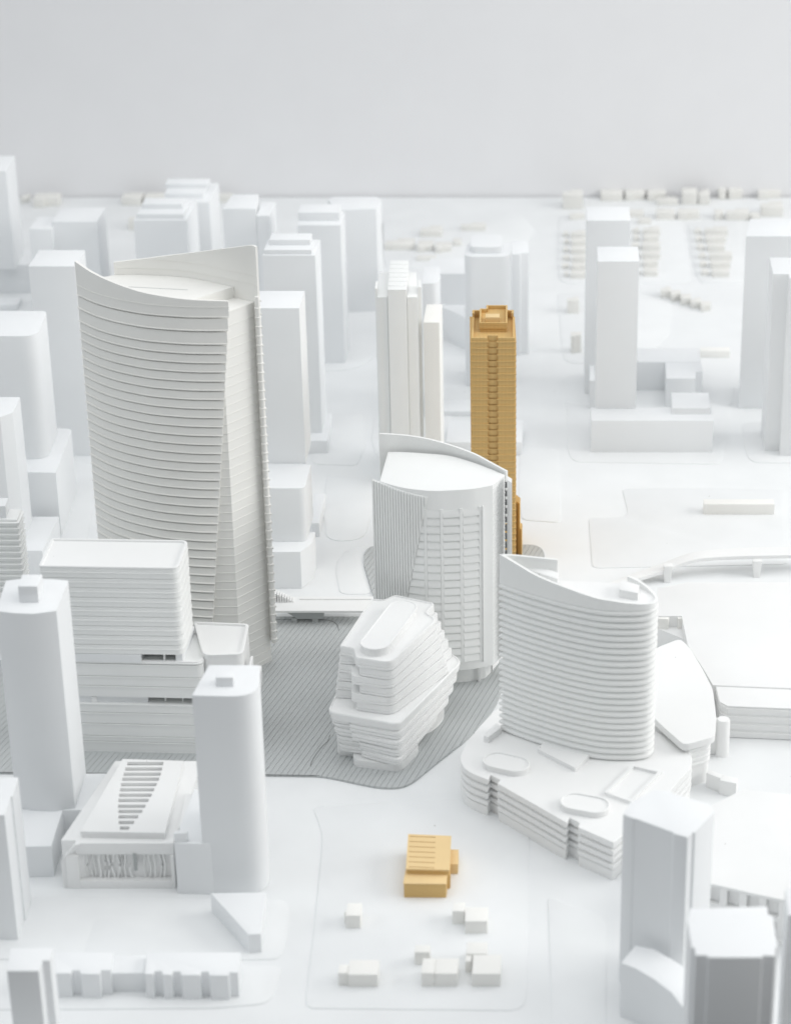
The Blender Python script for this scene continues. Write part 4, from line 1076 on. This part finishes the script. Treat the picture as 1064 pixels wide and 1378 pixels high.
# ------------------------------------------------------------------ balcony tower at the left edge
def balcony_tower():
    D = DATA['T0']
    p = D['plan']; z = D['z']
    cx, cy = centre(p)
    t = Thing('balcony_tower', cx, cy, 'tower with scalloped balcony floors at the left edge behind the bowed-front tower', 'tower')
    t.part('core', MB().prism(offset(ccw(p), -.25), 0, z), 'resin')
    n = int(z / .72); h = z / n
    me = MB().profile(rounded(ccw(p), {i: .25 for i in range(len(p))}, 3), [(0, -.15), (.05, .02), (h * .55, .1), (h * .62, -.1), (h * .95, -.15)]).mesh('balcony_floor', 'resin', 0, (cx, cy, 0))
    t.copies('balcony_floor', me, [k * h for k in range(n)])
    t.part('roof_box', MB().prism(D['box'], z - .05, z + 1.5), 'print', 0.05)
balcony_tower()

# ------------------------------------------------------------------ ochre tower and ochre house
def ochre_tower():
    D = DATA['T5']; z = D['z']; p = D['plan']
    cx, cy = centre(p)
    t = Thing('ochre_tower', cx, cy, 'slim ochre tower with a stepped crown, the only coloured tower', 'tower')
    n = 36; h = z / n
    (x0, y0), (x1, _), (x1b, _), (x2b, _), (x2, _), (x3, _), (x4, y4), (x5, _) = p
    yr = y0 + .5
    flo = [(x0, y0), (x1, y0), (x1, yr), (x2, yr), (x2, y0), (x3, y0), (x4, y4), (x5, y4)]
    me = MB().profile(flo, [(0, 0), (h * .78, 0), (h * .80, .12), (h * .97, .12), (h, 0)]).mesh('storey', 'ochre', 0, (cx, cy, 0))
    t.copies('storey', me, [k * h for k in range(n)])
    sl = MB().box(x1 + .0 - cx, x2 - cx, y0 + .26 - cy, yr + .1 - cy, 0, h * .78).mesh('balcony', 'ochre', .01)
    t.copies('balcony', sl, [k * h for k in range(n)])
    # parapet with taller corners
    def par(xa, xb, ya, yb, hh): t.part('parapet', MB().box(xa, xb, ya, yb, z - .02, z + hh), 'ochre', 0.02)
    w = .28
    par(x0, x1, y0, y0 + w, .42); par(x2, x3, y0, y0 + w, .42)
    par(x1 + .01, x2 - .01, y0 + .35, y0 + .35 + w, .62)
    par(x0, x0 + w, y0 + w + .01, y4 - 1.2, .42); par(x3 - w - .05, x3 - .05, y0 + w + .01, y4 - 1.2, .42)
    par(x0, x0 + w, y4 - 1.19, y4, .9); par(x4 - w, x4, y4 - 1.19, y4, .9)
    par(x0 + w + .01, x0 + 1.1, y4 - w, y4, .9); par(x4 - 1.1, x4 - w - .01, y4 - w, y4, .9)
    # crown
    c = D['crown']; (a0, b0), (a1, _), (a2, b2), (a3, _) = c
    cr = t.part('crown', MB().box(a0 + .12, a1 - .12, b0 + .12, b2 - .3, z - .02, z + .42), 'ochre', 0.02)
    t.part('crown_band', MB().box(a0, a1, b0, b2, z + .42, z + .8), 'ochre', 0.02, cr)
    for q in ((a0, a1, b0, b0 + .22), (a0, a0 + .22, b0 + .23, b2 - 1.3), (a1 - .22, a1, b0 + .23, b2), (a0 + .8, a0 + 1.02, b2 - 1.29, b2), (a0 + 1.03, a1 - .23, b2 - .22, b2), (a0 + .23, a0 + .79, b2 - 1.5, b2 - 1.3)):
        t.part('crown_wall', MB().box(*q, z + .78, z + 1.24), 'ochre', 0.02, cr)
    xm = (a0 + a1) / 2
    t.part('lift_box', MB().box(xm - .95, xm + .75, b0 + 1.3, b0 + 2.6, z + .78, z + 1.45), 'ochre_roof', 0.04, cr)
    a = D['annex']
    t.part('annex', MB().prism(a, 0, D['za']), 'ochre', 0.04)
    t.part('annex', MB().prism([(q[0] + .25, q[1] - .25) for q in a], 0, D['zah']), 'ochre', 0.04)
ochre_tower()
def ochre_house():
    D = DATA['OH']; f, m = D['front'], D['main']
    cx, cy = centre(m)
    t = Thing('ochre_house', cx, cy, 'small ochre house with slit roof, alone on the front block', 'house')
    t.part('front_block', MB().prism(f, 0, D['z1'] - .06), 'ochre', 0.03)
    t.part('front_roof', MB().prism(offset(ccw(f), .05), D['z1'] - .06, D['z1']), 'ochre_roof', 0.02)
    t.part('main_block', MB().prism(offset(ccw(m), -.08), 0, D['z2'] - .08), 'ochre', 0.03)
    (x0, y0), (x1, y1), (x2, y2), (x3, y3) = m
    holes = []
    for a, b in D['slits']:
        holes.append([(a[0] + .12, a[1] - .04), (b[0], b[1] - .04), (b[0], b[1] + .07), (a[0] + .12, a[1] + .07)])
    rf = t.part('main_roof', plate_with_holes(m, holes, D['z2'] - .08, D['z2'] + .08), 'ochre_roof')
    t.part('side_wing', MB().prism(D['wing'], 0, D['z1'] - .5), 'ochre_roof', 0.03)
    t.part('side_block', MB().prism(D['side'], 0, D['z1'] - .15), 'ochre', 0.03)
ochre_house()

# ------------------------------------------------------------------ right-hand plaza buildings
def right_blocks():
    D = DATA['B16']; z = D['z']; p = rounded(ccw(D['roof']), {i: .8 for i in range(len(D['roof']))}, 3)
    cx, cy = centre(D['roof'])
    t = Thing('prow_block', cx, cy, 'white curved block with an overhanging roof right of the ribbed tower', 'building')
    t.part('roof', MB().profile(p, [(z - .95, -.25), (z - .8, -.02), (z - .04, 0), (z, -.05)]), 'white')
    inner = offset(p, -.5)
    n = 4; h = .62
    me = MB().profile(inner, [(0, -.1), (.12, .02), (h * .6, .04), (h * .75, -.08), (h, -.1)]).mesh('floor_band', 'white', 0, (cx, cy, 0))
    zz = z - .95 - n * h
    t.copies('floor_band', me, [zz + k * h for k in range(n)])
    t.part('base', MB().prism(offset(p, -.62), 0, zz), 'white')
    a = DATA['PIPE']
    t2 = Thing('round_column', a[0], a[1], 'stout white round column beside the overhanging curved block', 'column')
    t2.part('shaft', MB().tube(a[0], a[1], [(0, .75), (4.2, .72), (4.35, .62)], 18), 'white')
    t2.part('pilaster', MB().box(a[0] - 1.5, a[0] - .4, a[1] - .1, a[1] + .9, 0, 4.0), 'white', 0.05)
    w = DATA['WALLBOX']
    cx, cy = centre(w[0])
    t3 = Thing('low_wall', cx, cy, 'low bent wall and box at the foot of the overhanging curved block', 'wall')
    t3.part('wall', MB().prism(w[0], 0, w[2]), 'white', 0.04)
    t3.part('box', MB().prism(w[1], 0, w[2]), 'white', 0.04)
    D = DATA['B17']; z = D['z']
    cx, cy = centre(D['up'])
    t = Thing('flat_block', cx, cy, 'large flat-roofed block spreading to the right edge behind the ribbed tower', 'building')
    t.part('upper_roof', MB().prism(D['up'], 0, z + .25), 'white', 0.04)
    q = ccw(D['poly'])
    n = 4; h = z / n
    me = MB().profile(q, [(0, -.08), (.1, -.08), (.14, .03), (h * .75, .05), (h * .82, -.06), (h, -.08)]).mesh('floor_band', 'white', 0, (cx, cy, 0))
    t.copies('floor_band', me, [k * h for k in range(n)])
    t.part('front_roof', MB().prism(q, z, z + .08), 'white', 0.02)
    for p in D['notch']: t.part('notch_face', MB().prism(p, 0, z + .1), 'ivory', 0.03)
    t.part('sunken_roof', MB().prism(D['low'], 0, z - 1.2), 'white', 0.03)
    # colonnade building in front
    D = DATA['B18']; z = D['z']
    fr = D['front']; cx, cy = centre(fr + D['back'])
    t = Thing('colonnade_block', cx, cy, 'low flat block with a gridded curved front at the right edge', 'building')
    sm = smooth(fr, 3)
    outl = sm + D['back']
    t.part('roof', MB().prism(outl, z - .35, z), 'white', 0.05)
    ins = offset(sm, -.55, False)
    t.part('body', MB().prism(ins + D['back'], 0, z - .35), 'white')
    t.part('plinth', MB().prism(offset(sm, .25, False) + list(reversed(ins)), 0, .45), 'white', 0.03)
    t.part('mid_rail', MB().sheet(sm, lambda k: [(-.5, z * .47), (-.02, z * .47), (-.02, z * .47 + .5), (-.5, z * .47 + .5)]), 'white')
    # piers at even distance along the curve
    acc = 0; nxt = .4
    for a, b in zip(sm, sm[1:]):
        L_ = math.hypot(b[0] - a[0], b[1] - a[1])
        while nxt < acc + L_:
            k = (nxt - acc) / L_
            x, y = a[0] + (b[0] - a[0]) * k, a[1] + (b[1] - a[1]) * k
            ux, uy = (b[0] - a[0]) / L_, (b[1] - a[1]) / L_
            nx, ny = uy, -ux
            w = .36
            q = [(x - ux * w + nx * -.5, y - uy * w + ny * -.5), (x - ux * w - nx * .03, y - uy * w - ny * .03), (x + ux * w - nx * .03, y + uy * w - ny * .03), (x + ux * w - nx * .5, y + uy * w - ny * .5)]
            t.part('pier', MB().prism(q, .45, z - .35), 'white', 0.02)
            nxt += 1.9
        acc += L_
right_blocks()

# ------------------------------------------------------------------ viaduct and footbridge
def bridges():
    D = DATA['VIA']; z = D['z']
    o, i = smooth(D['outer'], 5), smooth(D['inner'], 5)
    cx, cy = centre(D['outer'])
    t = Thing('viaduct', cx, cy, 'curved white road viaduct on slanting piers at right', 'bridge')
    n = len(o)
    mb = MB()
    def zz(k):
        u = min(1.0, k / n * 2.0); return z * (.3 + .7 * u * u * (3 - 2 * u))
    rings = [[(o[k][0], o[k][1], zz(k) - .45), (o[k][0], o[k][1], zz(k)), (i[k][0], i[k][1], zz(k)), (i[k][0], i[k][1], zz(k) - .45)] for k in range(n)]
    t.part('deck', mb.loops(rings), 'white', 0.03)
    for (x, y) in D['piers']:
        x += .5
        mb = MB().loops([[(x - .38, y - .3, 0), (x + .38, y - .3, 0), (x + .38, y + .5, 0), (x - .38, y + .5, 0)],
                         [(x - .5, y - .1, z - .4), (x + .62, y - .1, z - .4), (x + .62, y + .9, z - .4), (x - .5, y + .9, z - .4)]])
        t.part('pier', mb, 'white', 0.04)
    D = DATA['BR']; z = D['z']; x0, x1, y, y2 = D['x0'], D['x1'], D['y'], D['y2']
    t = Thing('footbridge', (x0 + x1) / 2, y, 'white footbridge on two short piers beside the sail tower', 'bridge')
    t.part('deck', MB().box(x0, x1, y, y2 + 2.2, z - .28, z), 'white', 0.03)
    t.part('kerb', MB().box(x0 + 3, x1, D['rail'][0] + .3, D['rail'][0] + .55, z, z + .14), 'white', 0.02)
    a, b = D['box']
    mb = MB().loops([[(a, y + .5, z - .3), (b, y + .5, z - .3), (b, y + .5, z - 1.35), (a + 1.6, y + .5, z - 1.35)], [(a, y + 1.8, z - .3), (b, y + 1.8, z - .3), (b, y + 1.8, z - 1.35), (a + 1.6, y + 1.8, z - 1.35)]])
    t.part('girder', mb, 'greyside', 0.03)
    for x in D['piers']:
        t.part('pier', MB().box(x - .33, x + .33, y + .55, y + 1.0, 0, z - 1.3), 'greyside', 0.03)
    t.part('post', MB().box(x0 + .15, x0 + .4, y + .2, y + .5, 0, z - .28), 'greyside', 0.02)
    # hatched stair ramp: treads
    st = D['stair']; n = 9
    for k in range(n):
        xa = st[0][0] + (st[1][0] - st[0][0]) * k / n
        hgt = 1.3 * (1 - k / n)
        t.part('tread', MB().box(xa, xa + .2, st[0][1] + .4, st[0][1] + 1.6, z, z + max(.12, hgt)), 'white', 0.0)
bridges()
